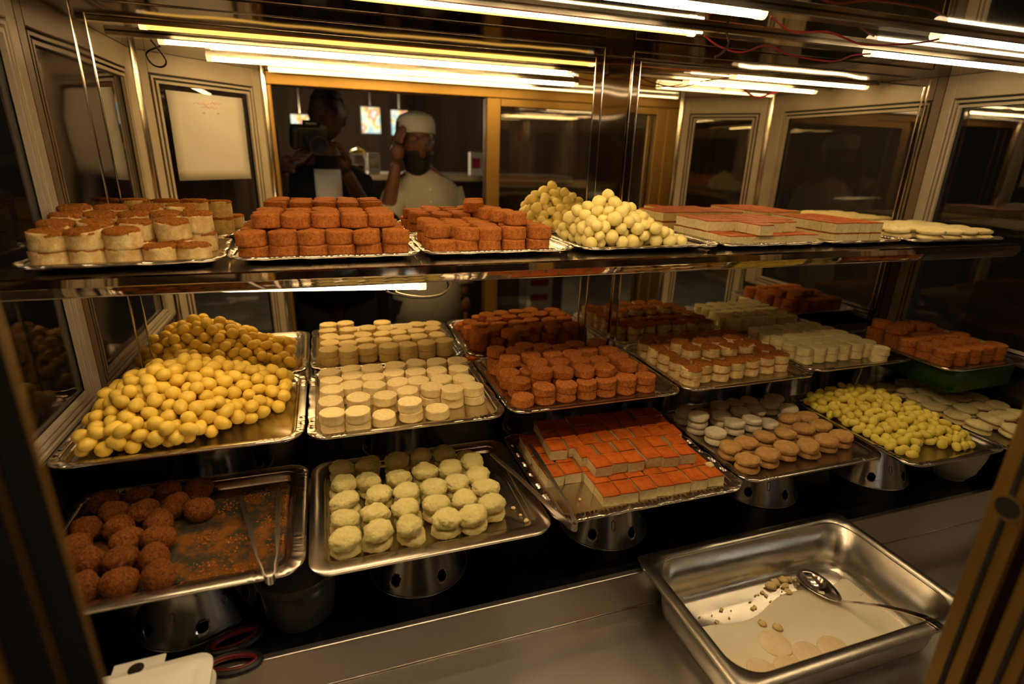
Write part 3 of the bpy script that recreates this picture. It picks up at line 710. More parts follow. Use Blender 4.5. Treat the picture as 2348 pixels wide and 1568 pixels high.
# front row: glazed squares
sq = [square(150+i, .0328, .0382, .0205) for i in range(6)]
def sqput(x, y, z, label, group, rz=0.0, s=1.0):
    i = RNG.randrange(6)
    put('glazed_square', sq[i][0], x, y, z, label, 'sweet', group, kids=(('glazed_top', sq[i][1]),), rz=rz+jit(.045)+RNG.choice((0, PI)), tx=jit(.03), ty=jit(.02), sc_=s)
F3up_PTS = relax_box(F3up_PTS, .0166, .0192, (.352, .662, .725, .960))
for (x, y), rc in zip(F3up_PTS, rowcol(F3up_PTS)):
    sqput(x, y, ZF+.0228, 'upper layer glazed square' + spot(rc, 'tongs'), 'glazed squares on the ornate tray', -.05, .985)
for j in range(6):
    for i in range(9):
        x = .3575+i*.0356; y = .928-j*.0408
        if (y < .80 and x < .405): continue
        sqput(x+jit(.001), y+jit(.001), ZF, 'lower layer glazed square' + spot((5-j, i-(2 if y < .80 else 0)), 'tongs'), 'glazed squares on the ornate tray', -.04, 1.0)
# front row: white and tan rounds
F4A = relax(F4w_PTS+F4t_PTS, .0222, floor_of(.694, 1.046, .683, .998, .014)); F4w_PTS, F4t_PTS = F4A[:len(F4w_PTS)], F4A[len(F4w_PTS):]
wr = [patty(170+i, .0215, .0168, 'white_round', .06, .03, 3.0) for i in range(5)]
tr = [patty(180+i, .0228, .0168, 'tan', .09, .06, 2.8) for i in range(5)]
stack('white_round', wr, F4w_PTS, .0152, ZF, 'dull white round', 'glazed squares', gap=.02, group='white rounds on the front row', ji=.001, tilt=.08)
stack('tan_round', tr, F4t_PTS, .0152, ZF, 'tan biscuit-like round', 'glazed squares', gap=.02, group='tan rounds on the front row', ji=.001, tilt=.12)
# front row: flat cream patties beside the right wall
fp = [patty(190+i, .0252, .0140, 'ivory', .10, .06, 2.4) for i in range(5)]
stack('flat_patty', fp, relax([p for p in F6_PTS if p[0] < 1.56], .0252, floor_of(1.304, 1.572, .635, .992, .014)), .0122, ZF, 'flat cream patty', 'lemon balls', gap=.02, group='flat cream patties on the front row', ji=.001, tilt=.06)
# front row: brown crumb balls
db = [ball(210+i, .0205, 1.10, 'dark_ball', .10, 0, ICO4, 'crumb_ball', .10) for i in range(5)]
Q = [Vector(p) for p in F1_PTS]
for _ in range(60):                       # let neighbours push each other apart
    for a_ in range(len(Q)):
        for b_ in range(a_):
            d = Q[a_]-Q[b_]
            if d.length < .0430: e_ = d.normalized()*(.0430-d.length)*.5; Q[a_] += e_; Q[b_] -= e_
    for q in Q: q.x = max(q.x, -.378); q.y = min(max(q.y, .712), .918)
for q, rc in zip(Q, rowcol([tuple(q) for q in Q], .022)):
    put('crumb_ball', db[RNG.randrange(5)], q.x, q.y, ZF+.0195, 'dark brown crumb ball' + spot(rc, 'left wall'), 'sweet', 'brown crumb balls', tx=jit(.3), ty=jit(.3))

# upper shelf: big crumb topped rounds
c1 = [crumbed(230+i, .0236, .0250, .06) for i in range(V)]
c1m = [a for a, b in c1]; c1k = [(('crumb_topping', b),) for a, b in c1]
TURN = Matrix.Translation((-.2885, 1.0125, Z(ZS))) @ Euler((0, 0, .07)).to_matrix().to_4x4()
S1H = (1.0, 1.13, 1.26, 1.38)               # thicker rounds toward the mirror, so the tops climb
def s1(x, y, k_, label, j):
    i = RNG.randrange(V)
    o = put('crumb_sweet', c1m[i], 0, 0, 0, label, 'sweet', 'big crumb topped rounds on the shelf', kids=c1k[i])
    o.matrix_world = TURN @ Matrix.Translation((x, y, k_*.0245*S1H[j])) @ Euler((k_*(.06+jit(.03)), k_*jit(.03), 0)).to_matrix().to_4x4() @ Matrix.Rotation(jit(3), 4, 'Z') @ Matrix.Diagonal((1, 1, S1H[j], 1))
S1P = relax([(-.100+i*.0505+(.008 if j % 2 else 0), -.078+j*.0505, i, j) for j in range(4) for i in range(5) if i < 4 or j % 2 == 0], .0240, (-.112, .112, -.097, .097), 1.90)
for (x, y, i, j) in S1P:
    s1(x, y, 0, 'lower big crumb topped round' + spot((j, i), 'left wall'), j)
    if j == 0 and i > 2: continue
    s1(x+jit(.002), y+jit(.002), 1, 'upper big crumb topped round' + spot((j, i), 'left wall'), j)
# upper shelf: brown rounds, two trays
bs = [cyl(250+i, .0224, .0220, 'brown', .06, .14) for i in range(6)]
pts = [(-.130+i*.0475, .947+j*.0470, 2) for j in range(4) for i in range(6)]
FS2 = floor_of(-.152, .148, .910, 1.142, .010); pts = relax(pts, .0224, FS2)
stack('brown_sweet', bs, pts, .0212, ZS, 'shelf brown round', 'big crumb rounds', group='brown rounds piled three high on the shelf', ji=.002)
for j in range(3):
    for i in range(5):
        put('brown_sweet', bs[RNG.randrange(6)], -.094+i*.0462+jit(.001), .985+j*.0462+jit(.001), ZS+2*.0212+.0012, 'third layer shelf brown round' + spot((j, i), 'big crumb rounds'), 'sweet', 'brown rounds piled three high on the shelf', tx=jit(.05), ty=jit(.05))
pts = [(.178+i*.0480+(.006 if j % 2 else 0), .958+j*.0462, 2) for j in range(4) for i in range(5)]
pts = [p for p in pts if p[0] < .412 and not (p[0] < .19 and p[1] < .96)]
pts = relax(pts+[(.194, .947, 1)], .0224, floor_of(.150, .436, .912, 1.142, .010)); LONE = pts.pop()
stack('brown_sweet', bs, pts, .0212, ZS, 'shelf brown round', 'three-layer brown pile', group='brown rounds beside the yellow heap on the shelf', ji=.003, tilt=.07)
put('brown_sweet', bs[2], LONE[0], LONE[1], ZS, 'lone brown round lying in front of the shelf rounds', 'sweet', 'brown rounds beside the yellow heap on the shelf')
for (x, y) in ((.335, .992), (.322, 1.037), (.312, 1.081)):
    put('brown_sweet', bs[RNG.randrange(6)], x, y, ZS+2*.0212+.0012, 'raised brown round beside the pale balls, ' + ('by the rim' if y < 1.0 else ('in the middle' if y < 1.05 else 'by the mirror')), 'sweet', 'brown rounds beside the yellow heap on the shelf', tx=.03)
# upper shelf: glazed squares on two trays
COLY = [jit(.0045) for i in range(7)]          # whole columns of squares sit a little forward or back
for j in range(5):
    for i in range(7):
        rc = spot((j, i), 'pale balls')
        x = .792+i*.0331; y = .949+j*.0388
        sqput(x, y, ZS, 'lower shelf glazed square' + rc, 'glazed squares in stepped layers on the shelf', .0)
        if (i < 2 and j < 2) or (i > 2 and j < 1) or (i > 5 and j < 2): continue
        sqput(x+jit(.0003), y-.006+COLY[i], ZS+.0226, 'upper shelf glazed square' + rc, 'glazed squares in stepped layers on the shelf', .0)
for j in range(5):
    for i in range(4):
        x = 1.070+i*.0345; y = .949+j*.0388
        for k_, t_ in ((0, 'lower'), (1, 'upper')):
            sqput(x, y, ZS+k_*.0226, t_ + ' block square' + spot((j, i), 'stepped squares'), 'glazed squares in a neat block on the shelf', .0)
# upper shelf: flat cream patties
sp_ = [patty(270+i, .0278, .0140, 'ivory', .11, .07, 2.4) for i in range(5)]
S7P = [(1.300+i*.0585+(.004*j), .925+j*.0555, i, j) for j in range(4) for i in range(5) if not (i == 0 and j < 1)]
for (x, y, i, j) in relax([p for p in S7P if p[0] < 1.56], .0278, floor_of(1.256, 1.566, .892, 1.142, .010), 1.9):
    for k_ in (0, 1):
        put('flat_patty', sp_[RNG.randrange(5)], x+jit(.001), y+jit(.001), ZS+k_*.0125, ('lower' if k_ == 0 else 'upper') + ' shelf flat patty' + spot((j, i), 'square block'), 'sweet', 'flat cream patties on the shelf', tx=jit(.04)*k_, ty=jit(.04)*k_)

# ------------------------------------------------------------------ heaps of balls
def heap(seed, x0, x1, y0, y1, H, r, tries, zf, rmix=(.9, 1.08)):
    rn = random.Random(seed); P = []
    cell = {}
    def near(x, y):
        cx, cy_ = int(x/.03), int(y/.03)
        for a in (-1, 0, 1):
            for b in (-1, 0, 1):
                for p in cell.get((cx+a, cy_+b), ()): yield p
    def rest(x, y, rr):
        z = rr
        for (px, py, pz, pr) in near(x, y):
            d2 = (x-px)**2+(y-py)**2; s = (rr+pr)*.93
            if d2 < s*s: z = max(z, pz+math.sqrt(s*s-d2))
        return z
    for _ in range(tries):
        x, y, rr = rn.uniform(x0, x1), rn.uniform(y0, y1), r*rn.uniform(*rmix)
        if H(x, y) < rr*1.2: continue
        z = rest(x, y, rr)
        for st_ in (.006, .003, .0015):
            for _k in range(8):
                best = None
                for a in range(8):
                    nx_, ny_ = x+st_*math.cos(a*PI/4), y+st_*math.sin(a*PI/4)
                    if not (x0 <= nx_ <= x1 and y0 <= ny_ <= y1): continue
                    zz = rest(nx_, ny_, rr)
                    if zz < z-1e-5 and (best is None or zz < best[0]): best = (zz, nx_, ny_)
                if not best: break
                z, x, y = best
        if z+rr*.6 > H(x, y): continue
        P.append((x, y, z, rr)); cell.setdefault((int(x/.03), int(y/.03)), []).append(P[-1])
    # how deep each ball lies under the ones above it
    out = []
    for (x, y, z, rr) in P:
        cov = sum(1 for (px, py, pz, pr) in near(x, y) if pz > z+rr*.7 and math.hypot(px-x, py-y) < rr*1.75)
        out.append((cov, x, y, z, rr))
    return out
def lay_heap(P, meshes, base_r, zf, name, label, group, stuff_name, mat, lim, zone):
    P = sorted(P); vis = [p for p in P if p[0] < 4][:lim]; hid = [p for p in P if p not in set(vis)]
    for (cov, x, y, z, rr) in vis:
        o = put(name, meshes[RNG.randrange(len(meshes))], x, y, zf+z, label + (' on the tray floor' if z < rr*1.3 else '') + ', ' + zone(x, y, z), 'sweet', group, tx=jit(.5), ty=jit(.5), sc_=rr/base_r)
    if hid:
        mb = MB()
        for (cov, x, y, z, rr) in hid:
            mb.add([(x+v.x*rr, y+v.y*rr, Z(zf+z)+v.z*rr) for v in ICO2[0]], ICO2[1])
        o = mb.build(stuff_name, mat, angle=180); tag(o, 'yellow balls buried inside the ' + group, 'sweets', None, 'stuff')
    print(stuff_name, len(vis), len(hid))
def g2(x, y, cx, cy_, sx, sy_): return math.exp(-((x-cx)/sx)**2-((y-cy_)/sy_)**2)
def zones(x0, x1, y0, y1, za, left, right_):
    def f(x, y, z):
        u, v = (x-x0)/(x1-x0), (y-y0)/(y1-y0)
        side = 'toward the ' + left if u < .33 else ('toward the ' + right_ if u > .67 else 'midway across')
        deep = 'by the front rim' if v < .33 else ('by the back rim' if v > .67 else 'half way back')
        return side + (', at the peak' if z > za else ', ' + deep)
    return f
zone_m1 = zones(-.392, -.094, .897, 1.118, .066, 'left wall', 'cream cylinders')
zone_s4 = zones(.462, .728, .930, 1.122, .075, 'brown rounds', 'glazed squares')
zone_f5 = zones(1.062, 1.276, .668, .944, .033, 'tan rounds', 'flat patties')
gold = [ball(300+i, .0118, 1+.07*(i % 5), 'ball_gold', .09, .05*(i % 2)) for i in range(10)]
def Hm1(x, y):
    h = .020+.070*g2(x, y, -.265, 1.035, .125, .10)+.034*g2(x, y, -.30, .95, .10, .10)+.025*g2(x, y, -.12, 1.06, .09, .06)
    cut = (x+.20)*.75+(.965-y)          # bare floor in the front corner toward the cream cylinders
    if cut > .055: return 0
    return h
lay_heap(heap(5, -.383, -.098, .888, 1.108, Hm1, .0118, 2200, ZM), gold, .0118, ZM, 'golden_ball', 'golden yellow ball', 'golden yellow balls heaped by the left wall', 'buried_gold_balls', 'ball_gold', 290, zone_m1)
pale = [ball(330+i, .0122, 1+.06*(i % 4), 'ball_pale', .13, .12*(i % 3 == 0)) for i in range(8)]
def Hs4(x, y):
    d = math.hypot((x-.525)/(1.15 if x < .525 else 1.45), (y-1.000)/.95)
    return max(.015, .112-.80*d) if d < .20 else 0
lay_heap(heap(6, .473, .719, .943, 1.109, Hs4, .0122, 2600, ZS, (.82, 1.16)), pale, .0122, ZS, 'pale_ball', 'pale yellow shelf ball', 'pale yellow balls heaped on the shelf', 'buried_pale_balls', 'ball_pale', 290, zone_s4)
lem = [ball(360+i, .0100, 1.12+.07*(i % 5), 'ball_lemon', .05, .05*(i % 2)) for i in range(8)]
def Hf5(x, y):
    return .022+.022*g2(x, y, 1.17, .88, .10, .10)+.010*g2(x, y, 1.17, .75, .10, .10) if y > .672+.02*math.sin(x*40) else 0
lay_heap(heap(8, 1.063, 1.272, .658, .926, Hf5, .0098, 2200, ZF+.0135), lem, .0100, ZF+.0135, 'lemon_ball', 'lemon yellow ball', 'small lemon yellow balls on the low tray', 'buried_lemon_balls', 'ball_lemon', 290, zone_f5)
# ------------------------------------------------------------------ milk pan with spoon
PX, PY, PZ = .705, .545, ZCNT          # pan centre on the counter
pan = empty('milk_pan', (PX, PY, Z(PZ))); tag(pan, 'deep rectangular steel pan of milk standing on the steel counter', 'pan')
a, b, H_ = .232, .138, .0965
def rr_ring(ax, by, rc, z): return [(x, y, z) for x, y in rrect(ax, by, rc, 9, (20, 14))]
rings = [rr_ring(a, b, .012, H_-.006), rr_ring(a, b, .012, H_-.001), rr_ring(a-.002, b-.002, .012, H_), rr_ring(a-.018, b-.018, .045, H_), rr_ring(a-.021, b-.021, .044, H_-.003),
         rr_ring(a-.028, b-.028, .042, .020), rr_ring(a-.032, b-.032, .040, .008), rr_ring(a-.042, b-.042, .034, .002)]
n = len(rings[0])
def pan_strip(rr, cap=False):
    mb = MB(); mb.add([p for r_ in rr for p in r_], [(i*n+j, i*n+(j+1) % n, (i+1)*n+(j+1) % n, (i+1)*n+j) for i in range(len(rr)-1) for j in range(n)])
    if cap: mb.f.append(tuple(range(len(mb.v)-n, len(mb.v)))); mb.mi.append(0)
    return mb
thicken(pan_strip(rings[:5]).build('pan_rim', 'steel_pan', pan, angle=50), .001)
thicken(pan_strip(rings[4:], True).build('pan_body', 'steel_pan', pan, angle=50), .001)
# milk lies deeper toward the sliding door because the pan is almost used up
mk = MB(); ZMK = .0075
def milk_edge(x): return .050+.010*math.sin(x*30)+.10*x          # back shore of the shallow pool (pan coordinates)
ring_ = rrect(a-.0375, b-.0375, .036, 9, (20, 14))
top_ = [(x, min(y, milk_edge(x))) for x, y in ring_]
def shore(x, y): return min(1.0, max(0.0, (milk_edge(x)-y)/.012)) if y > .02 else 1.0
m_ = len(top_)
inner = [(x*.93, y-.012 if y > .02 else y*.93) for x, y in top_]
mk.add([(x, y, ZMK) for x, y in inner]+[(x, y, .0022+(ZMK-.0022)*shore(x, y)) for x, y in top_]+[(x*.97, y*.97, .0012) for x, y in top_],
       [tuple(range(m_))]+[(i, i+m_, (i+1) % m_+m_, (i+1) % m_) for i in range(m_)]+[(i+m_, i+2*m_, (i+1) % m_+2*m_, (i+1) % m_+m_) for i in range(m_)])
o = mk.build('milk', 'milk', None, smooth=True, angle=30); o.location = (PX, PY, Z(PZ)); tag(o, 'white milk pooled in the steel pan', 'milk')
mp = [patty(400+i, .0255, .0125, 'milk_patty', .06, .02, 2.4) for i in range(4)]
SOAK = relax([(.651, .517, 0), (.690, .487, 1), (.737, .484, 2), (.640, .478, 3), (.594, .481, 0), (.542, .496, 1)], .0255, (.517, .893, .449, .60), 1.88)
for (x, y, t_) in SOAK:
    put('soaked_patty', mp[t_], x, y, PZ+.0022, 'tan soaked patty in the milk, %s nearest the spoon handle' % ORD[sorted(SOAK, key=lambda q: (q[0]-.83)**2+(q[1]-.50)**2).index((x, y, t_))], 'sweet', 'soaked patties in the milk', tx=jit(.04), ty=jit(.04))
cf = [ball(420+i, .004, 1.3, 'cream', .5, 0, ICO2, 'curd_flake') for i in range(3)]
def flake(x, y, s_, label, group):
    u_, v_ = x-PX, y-PY
    base = .0022 if v_ > milk_edge(u_)-.004 else ZMK-.001
    put('curd_flake', cf[RNG.randrange(3)], x, y, PZ+base+.0030*s_, label, 'curd', group, sc_=s_)
for i in range(34):
    x = .535+.33*RNG.random(); y = PY+milk_edge(x-PX)+RNG.uniform(-.006, .030)
    flake(x, min(y, .638), RNG.uniform(.3, .9), 'small white curd flake stuck along the edge of the milk', 'curd flakes in the pan')
for (x, y, s_) in ((.742, .628, 2.0), (.758, .634, 1.8), (.770, .622, 1.5), (.778, .634, 1.8), (.790, .634, 1.4), (.760, .606, 1.3), (.66, .56, 1.4), (.679, .545, 1.6)):
    flake(x, y, s_, 'larger crumbly curd lump near the spoon bowl', 'curd lumps in the pan')
# spoon: bowl in the milk, slotted handle resting over the rim
spn = empty('serving_spoon', (.822, .596, Z(PZ+.0050))); tag(spn, 'large steel serving spoon leaning over the milk pan rim', 'spoon')
bowl = MB(); nb, nr = 28, 7; vs = []
for i in range(nr+1):
    q = i/nr
    for j in range(nb):
        t = 2*PI*j/nb; lx = .044*q*math.cos(t); wy = .0265*q*math.sin(t)*(1-.22*math.cos(t))
        vs.append((lx, wy, -.012*(1-q*q)+.012))
bowl.add(vs, [(i*nb+j, i*nb+(j+1) % nb, (i+1)*nb+(j+1) % nb, (i+1)*nb+j) for i in range(nr) for j in range(nb)])
bo = bowl.build('spoon_bowl', 'chrome', spn, angle=60); thicken(bo, .0014)
hd = Vector((.846, .385, 0))-Vector((.822, .596, 0)); ang = math.atan2(hd.y, hd.x); bo.rotation_euler = (0, 0, ang)
def strap(path, widths, th):
    mb = MB(); P = [Vector(p) for p in path]; rows = []
    for i, p in enumerate(P):
        d = P[min(i+1, len(P)-1)]-P[max(i-1, 0)]; s_ = Vector((-d.y, d.x, 0)).normalized()*widths[i]/2
        rows.append((p+s_, p-s_, p-s_-Vector((0,0,th)), p+s_-Vector((0,0,th))))
    vs = [q for r_ in rows for q in r_]
    mb.add(vs, [(i*4+j, i*4+(j+1) % 4, (i+1)*4+(j+1) % 4, (i+1)*4+j) for i in range(len(rows)-1) for j in range(4)]+[(0,1,2,3), tuple((len(rows)-1)*4+j for j in (3,2,1,0))])
    return mb
u = hd.normalized(); L_ = hd.length
HP = [(.041, .0125), (.052, .0205), (.070, .0350), (.105, .0600), (.140, .0805), (.166, .0925), (.180, .0948), (.205, .0952), (.255, .0965)]
def hz(d_):
    for (d0, z0), (d1, z1) in zip(HP, HP[1:]):
        if d0 <= d_ <= d1: return z0+(z1-z0)*(d_-d0)/(d1-d0)
path = [u*d_+Vector((0, 0, z_)) for d_, z_ in HP]
hh = strap(path, [.012, .008, .0085, .010, .012, .0135, .014, .0145, .012], .0016).build('spoon_handle', 'chrome', spn, angle=50)
for c0 in (.192, .228):
    pp = [u*(c0+d_)+Vector((0, 0, hz(c0+d_)+.0004)) for d_ in (-.010, -.005, 0, .005, .010)]
    strap(pp, [.002, .004, .0045, .004, .002], .0010).build('handle_slot', 'rubber', hh)

# ------------------------------------------------------------------ tongs
def tongs(joint, tips, z0, label, zt):
    j = Vector((joint[0], joint[1], Z(z0))); root = empty('tongs', j); tag(root, label, 'tongs', 'steel tongs on the front trays')
    T_ = [Vector((x, y, Z(zt))) for x, y in tips]; mid = (T_[0]+T_[1])/2; ax = (mid-j); ax.z = 0; ax.normalize(); sd = Vector((-ax.y, ax.x, 0))
    for k_, tip in enumerate(T_):
        s_ = 1 if (tip-mid).dot(sd) > 0 else -1
        base = sd*s_*.0075
        d = (tip-j); pts = [base, base+d*.12+sd*s_*.002+Vector((0,0,.0045)), base*.8+d*.35+Vector((0,0,.0065)), base*.5+d*.6+Vector((0,0,.006)), base*.2+d*.85+Vector((0,0,.002)), d]
        # flat strip standing on edge
        mb = MB(); P = pts; hts = [.013, .010, .005, .004, .004, .003]; wds = [.0008, .0014, .0030, .0032, .0040, .0022]; rows = []
        for i, p in enumerate(P):
            dd = (P[min(i+1, 5)]-P[max(i-1, 0)]); nn = Vector((-dd.y, dd.x, 0)).normalized()*wds[i]; up = Vector((0, 0, hts[i]))
            rows.append((p+nn, p-nn, p-nn+up, p+nn+up))
        mb.add([q for r_ in rows for q in r_], [(i*4+jj, i*4+(jj+1) % 4, (i+1)*4+(jj+1) % 4, (i+1)*4+jj) for i in range(5) for jj in range(4)]+[(0,1,2,3), (23,22,21,20)])
        mb.build('tongs_arm', 'satin', root, angle=60)
    lp = [-ax*.0+sd*.0075]; 
    for i in range(1, 12):
        t = PI*i/12; lp.append(-ax*.020*math.sin(t)+sd*.0075*math.cos(t))
    lp.append(-sd*.0075)
    mb = MB(); rows = []
    for i, p in enumerate(lp):
        dd = (lp[min(i+1, len(lp)-1)]-lp[max(i-1, 0)]); nn = Vector((-dd.y, dd.x, 0)).normalized()*.0007
        rows.append((p+nn, p-nn, p-nn+Vector((0,0,.013)), p+nn+Vector((0,0,.013))))
    mb.add([q for r_ in rows for q in r_], [(i*4+jj, i*4+(jj+1) % 4, (i+1)*4+(jj+1) % 4, (i+1)*4+jj) for i in range(len(rows)-1) for jj in range(4)])
    mb.build('spring_bend', 'satin', root, angle=60)
tongs((-.111, .672), ((-.176, .900), (-.116, .908)), ZF+.019, 'steel tongs lying open on the syrupy half empty tray', ZF+.004)
tongs((.330, .664), ((.262, .880), (.345, .893)), ZF+.014, 'steel tongs lying across the rims of two front trays', ZF+.028)

# ------------------------------------------------------------------ syrup smear and loose crumbs on the half empty tray
sy = MB(); pr = rrect(.148, .112, .025, 7, (16, 12)); sy.add([(x, y, .0012) for x, y in pr]+[(x, y, 0) for x, y in pr], [tuple(range(len(pr)))]+[(i, i+len(pr), (i+1) % len(pr)+len(pr), (i+1) % len(pr)) for i in range(len(pr))])
o = sy.build('syrup', 'syrup', None, smooth=False); o.location = (-.2465, .825, Z(ZF)); tag(o, 'brown syrup film smeared over the half empty tray', 'syrup', None, 'stuff')
def scatter(name, n_, fx, s0, s1, mat, label, seed, z):
    rn = random.Random(seed); mb = MB()
    base = [(1,0,0),(-1,0,0),(0,1,0),(0,-1,0),(0,0,1),(0,0,-1)]; fc = [(0,2,4),(2,1,4),(1,3,4),(3,0,4),(2,0,5),(1,2,5),(3,1,5),(0,3,5)]
    for _ in range(n_):
        x, y = fx(rn); s_ = rn.uniform(s0, s1)
        mb.add([(x+q[0]*s_*rn.uniform(.6, 1.3), y+q[1]*s_*rn.uniform(.6, 1.3), Z(z)+s_*.6+q[2]*s_*rn.uniform(.5, 1.1)) for q in base], fc)
    o = mb.build(name, mat, angle=30); tag(o, label, 'crumbs', None, 'stuff'); return o
def clump(rn):
    cx, cy_ = rn.choice(((-.21, .80), (-.17, .78), (-.12, .82), (-.145, .90), (-.10, .87), (-.20, .73), (-.15, .715), (-.25, .70), (-.19, .88), (-.33, .695), (-.105, .76)))
    for _ in range(20):
        x, y = min(-.102, max(-.38, rn.gauss(cx, .013))), min(.925, max(.706, rn.gauss(cy_, .012)))
        if all(math.hypot(x-p.x, y-p.y) > .019 for p in Q): break
    return x, y
scatter('loose_crumbs', 650, clump, .0006, .0024, 'crumbs_loose', 'brown crumbs scattered over the half empty syrupy tray', 3, ZF+.001)
scatter('loose_crumbs', 500, lambda rn: (rn.uniform(.69, .985), rn.uniform(.8725, .8765+.006*rn.random()**3)) if rn.random() < .75 else (rn.uniform(.9805, .9865), rn.uniform(.88, 1.11)), .0005, .0014, 'crumbs_loose', 'orange crumbs fallen along the front of the crumb topped cylinders', 4, ZM)
scatter('loose_crumbs', 500, lambda rn: (lambda p: (p.x, p.y))(TURN @ Vector((rn.uniform(-.10, .10), rn.uniform(-.097, -.092), 0))), .0005, .0012, 'crumbs_loose', 'orange crumbs under the big rounds on the upper shelf', 5, ZS)
for (x, y, s_) in ((.262, .742, 1.1), (.268, .722, .8), (.272, .705, 1.2), (.382, .735, .9)):
    put('curd_flake', cf[0], x, y, ZF+.003*s_, 'tiny white crumb fallen on the bare steel of a front tray', 'crumb', 'white crumbs on the front trays', sc_=s_*.7)
put('curd_flake', cf[1], .652, .74, ZF+.0235, 'white crumb lying on a glazed square', 'crumb', None, sc_=1.6)

# ------------------------------------------------------------------ odds and ends on the deck and counter
bk = empty('plastic_tub', (-.085, .745, Z(ZDECK))); tag(bk, 'round frosted plastic tub under the half empty tray', 'tub')
thicken(MB().lathe([(.0, .001), (.046, .001), (.050, .006), (.056, .078)], 40, caps=False).build('tub_body', 'frost', bk), .0012)
MB().lathe([(.0555, .076), (.0600, .076), (.0605, .080), (.0600, .085), (.0580, .0875), (.0560, .084), (.0, .0835)], 40, caps=False).build('tub_lid', 'frost', bk)
# kitchen scissors with black and red handles
scz = empty('scissors', (-.207, .682, Z(ZDECK)), .08); tag(scz, 'kitchen scissors with black and dark red handles lying on the deck', 'scissors')
def loop(cx, cy_, ax_, by_, r, z, rot):
    pts = []
    for i in range(33):
        t = 2*PI*i/32; x, y = ax_*math.cos(t), by_*math.sin(t); pts.append((cx+x*math.cos(rot)-y*math.sin(rot), cy_+x*math.sin(rot)+y*math.cos(rot), z))
    return MB().tube(pts, r, 8, close=False)
for s_ in (1, -1):
    hdl = loop(.034, s_*.021, .034, .016, .0055, .007, s_*.18).build('handle', 'scissor_black', scz)
    loop(.034, s_*.021, .0295, .0118, .0035, .009, s_*.18).build('handle_lining', 'scissor_red', hdl)
    MB().tube([(.004, s_*.012, .007), (-.02, s_*.003, .007), (-.035, -s_*.002, .007)], .006, 8).build('shank', 'scissor_black', scz)
    bl = MB(); bl.add([(-.03, -s_*.001, .006+s_*.0012), (-.03, -s_*.009, .006+s_*.0012), (-.125, -s_*.010, .006+s_*.0012), (-.12, -s_*.004, .006+s_*.0012)], [(0,1,2,3)]); thicken(bl.build('blade', 'chrome', scz, smooth=False), .0015)
MB().lathe([(.0, .004), (.006, .004), (.006, .013), (.0, .0135)], 16, (-.032, 0, 0), caps=False).build('pivot', 'chrome', scz)
# nested foam boxes, lids only a rim apart
def foam_box(k_, z):
    r_ = empty('foam_box', (-.268, .566, Z(z)), .05+jit(.02)); r_.scale = (.9, .9, 1)
    tag(r_, 'white foam takeaway box nested in the stack on the counter' if k_ < 5 else 'uppermost white foam takeaway box with a tab and ridged lid', 'box', 'stacked foam takeaway boxes')
    q = MB(); rg = [(.0, .0, .004), (.0, .0, .007), (.004, .004, .008), (.012, .012, .010), (.018, .018, .0165), (.030, .030, .0175), (.034, .034, .0205), (.052, .045, .021)]
    rr = [[(x, y, zz) for x, y in rrect(.098-ox, .078-oy, .022-min(ox, .012), 6, (14, 10))] for ox, oy, zz in rg]; m = len(rr[0])
    q.add([p for r2 in rr for p in r2], [(i*m+j, i*m+(j+1) % m, (i+1)*m+(j+1) % m, (i+1)*m+j) for i in range(len(rr)-1) for j in range(m)]+[tuple((len(rr)-1)*m+j for j in range(m))])
    thicken(q.build('lid_shell', 'foam', r_, angle=40), .0022)
    tb = MB().box(-.030, .034, .076, .093, .005, .0085).build('closing_tab', 'foam', r_, smooth=False); bevel(tb, .003, 2)
    MB().lathe([(.0, .0), (.010, .0), (.010, .0008), (.0, .0008)], 18, (0, 0, 0), caps=False).build('tab_slot', 'steel_dark', tb).location = (.0, .076, .0086)
    sk = [[(x, y, zz) for x, y in rrect(.094-o_, .074-o_, .020, 6, (14, 10))] for o_, zz in ((0, .004), (.004, -.004))]
    q = MB(); q.add([p for r2 in sk for p in r2], [(j, (j+1) % m, m+(j+1) % m, m+j) for j in range(m)]); thicken(q.build('tray_edge', 'foam', r_, angle=40), .0015)
for k_ in range(6): foam_box(k_, ZCNT+.005+k_*.0255)
# green plastic basket and white bowl at the right end
gb = empty('plastic_basket', (1.458, .895, Z(-.5025)), 0); tag(gb, 'dark green perforated plastic basket below the corner tray', 'basket')
gm = MB()
for i in range(13): gm.box(-.105+i*.0175-.003, -.105+i*.0175+.003, -.10, .10, .0, .003)
for j in range(12): gm.box(-.108, .108, -.10+j*.01818-.003, -.10+j*.01818+.003, .001, .004)
gm.build('lattice', 'green', gb, smooth=False)
thicken(MB().add([(x, y, 0) for x, y in rrect(.109, .103, .02, 5, (6, 6))]+[(x, y, .054) for x, y in rrect(.112, .106, .022, 5, (6, 6))], [(i, (i+1) % 46, 46+(i+1) % 46, 46+i) for i in range(46)] if len(rrect(.109, .103, .02, 5, (6, 6))) == 46 else [(i, (i+1) % len(rrect(.109, .103, .02, 5, (6, 6))), len(rrect(.109, .103, .02, 5, (6, 6)))+(i+1) % len(rrect(.109, .103, .02, 5, (6, 6))), len(rrect(.109, .103, .02, 5, (6, 6)))+i) for i in range(len(rrect(.109, .103, .02, 5, (6, 6))))]).build('basket_side', 'green', gb), .002)
wb = empty('white_bowl', (1.352, .742, Z(ZDECK))); tag(wb, 'white plastic bowl standing on the black deck behind the gold door stile', 'bowl')
thicken(MB().lathe([(.0, .002), (.032, .002), (.046, .022), (.056, .060), (.060, .100), (.062, .102)], 40, caps=False).build('bowl_shell', 'white_plastic', wb), .002)
MB().lathe([(.024, 0), (.032, 0), (.032, .003), (.024, .003)], 32, caps=False).build('foot_ring', 'white_plastic', wb)
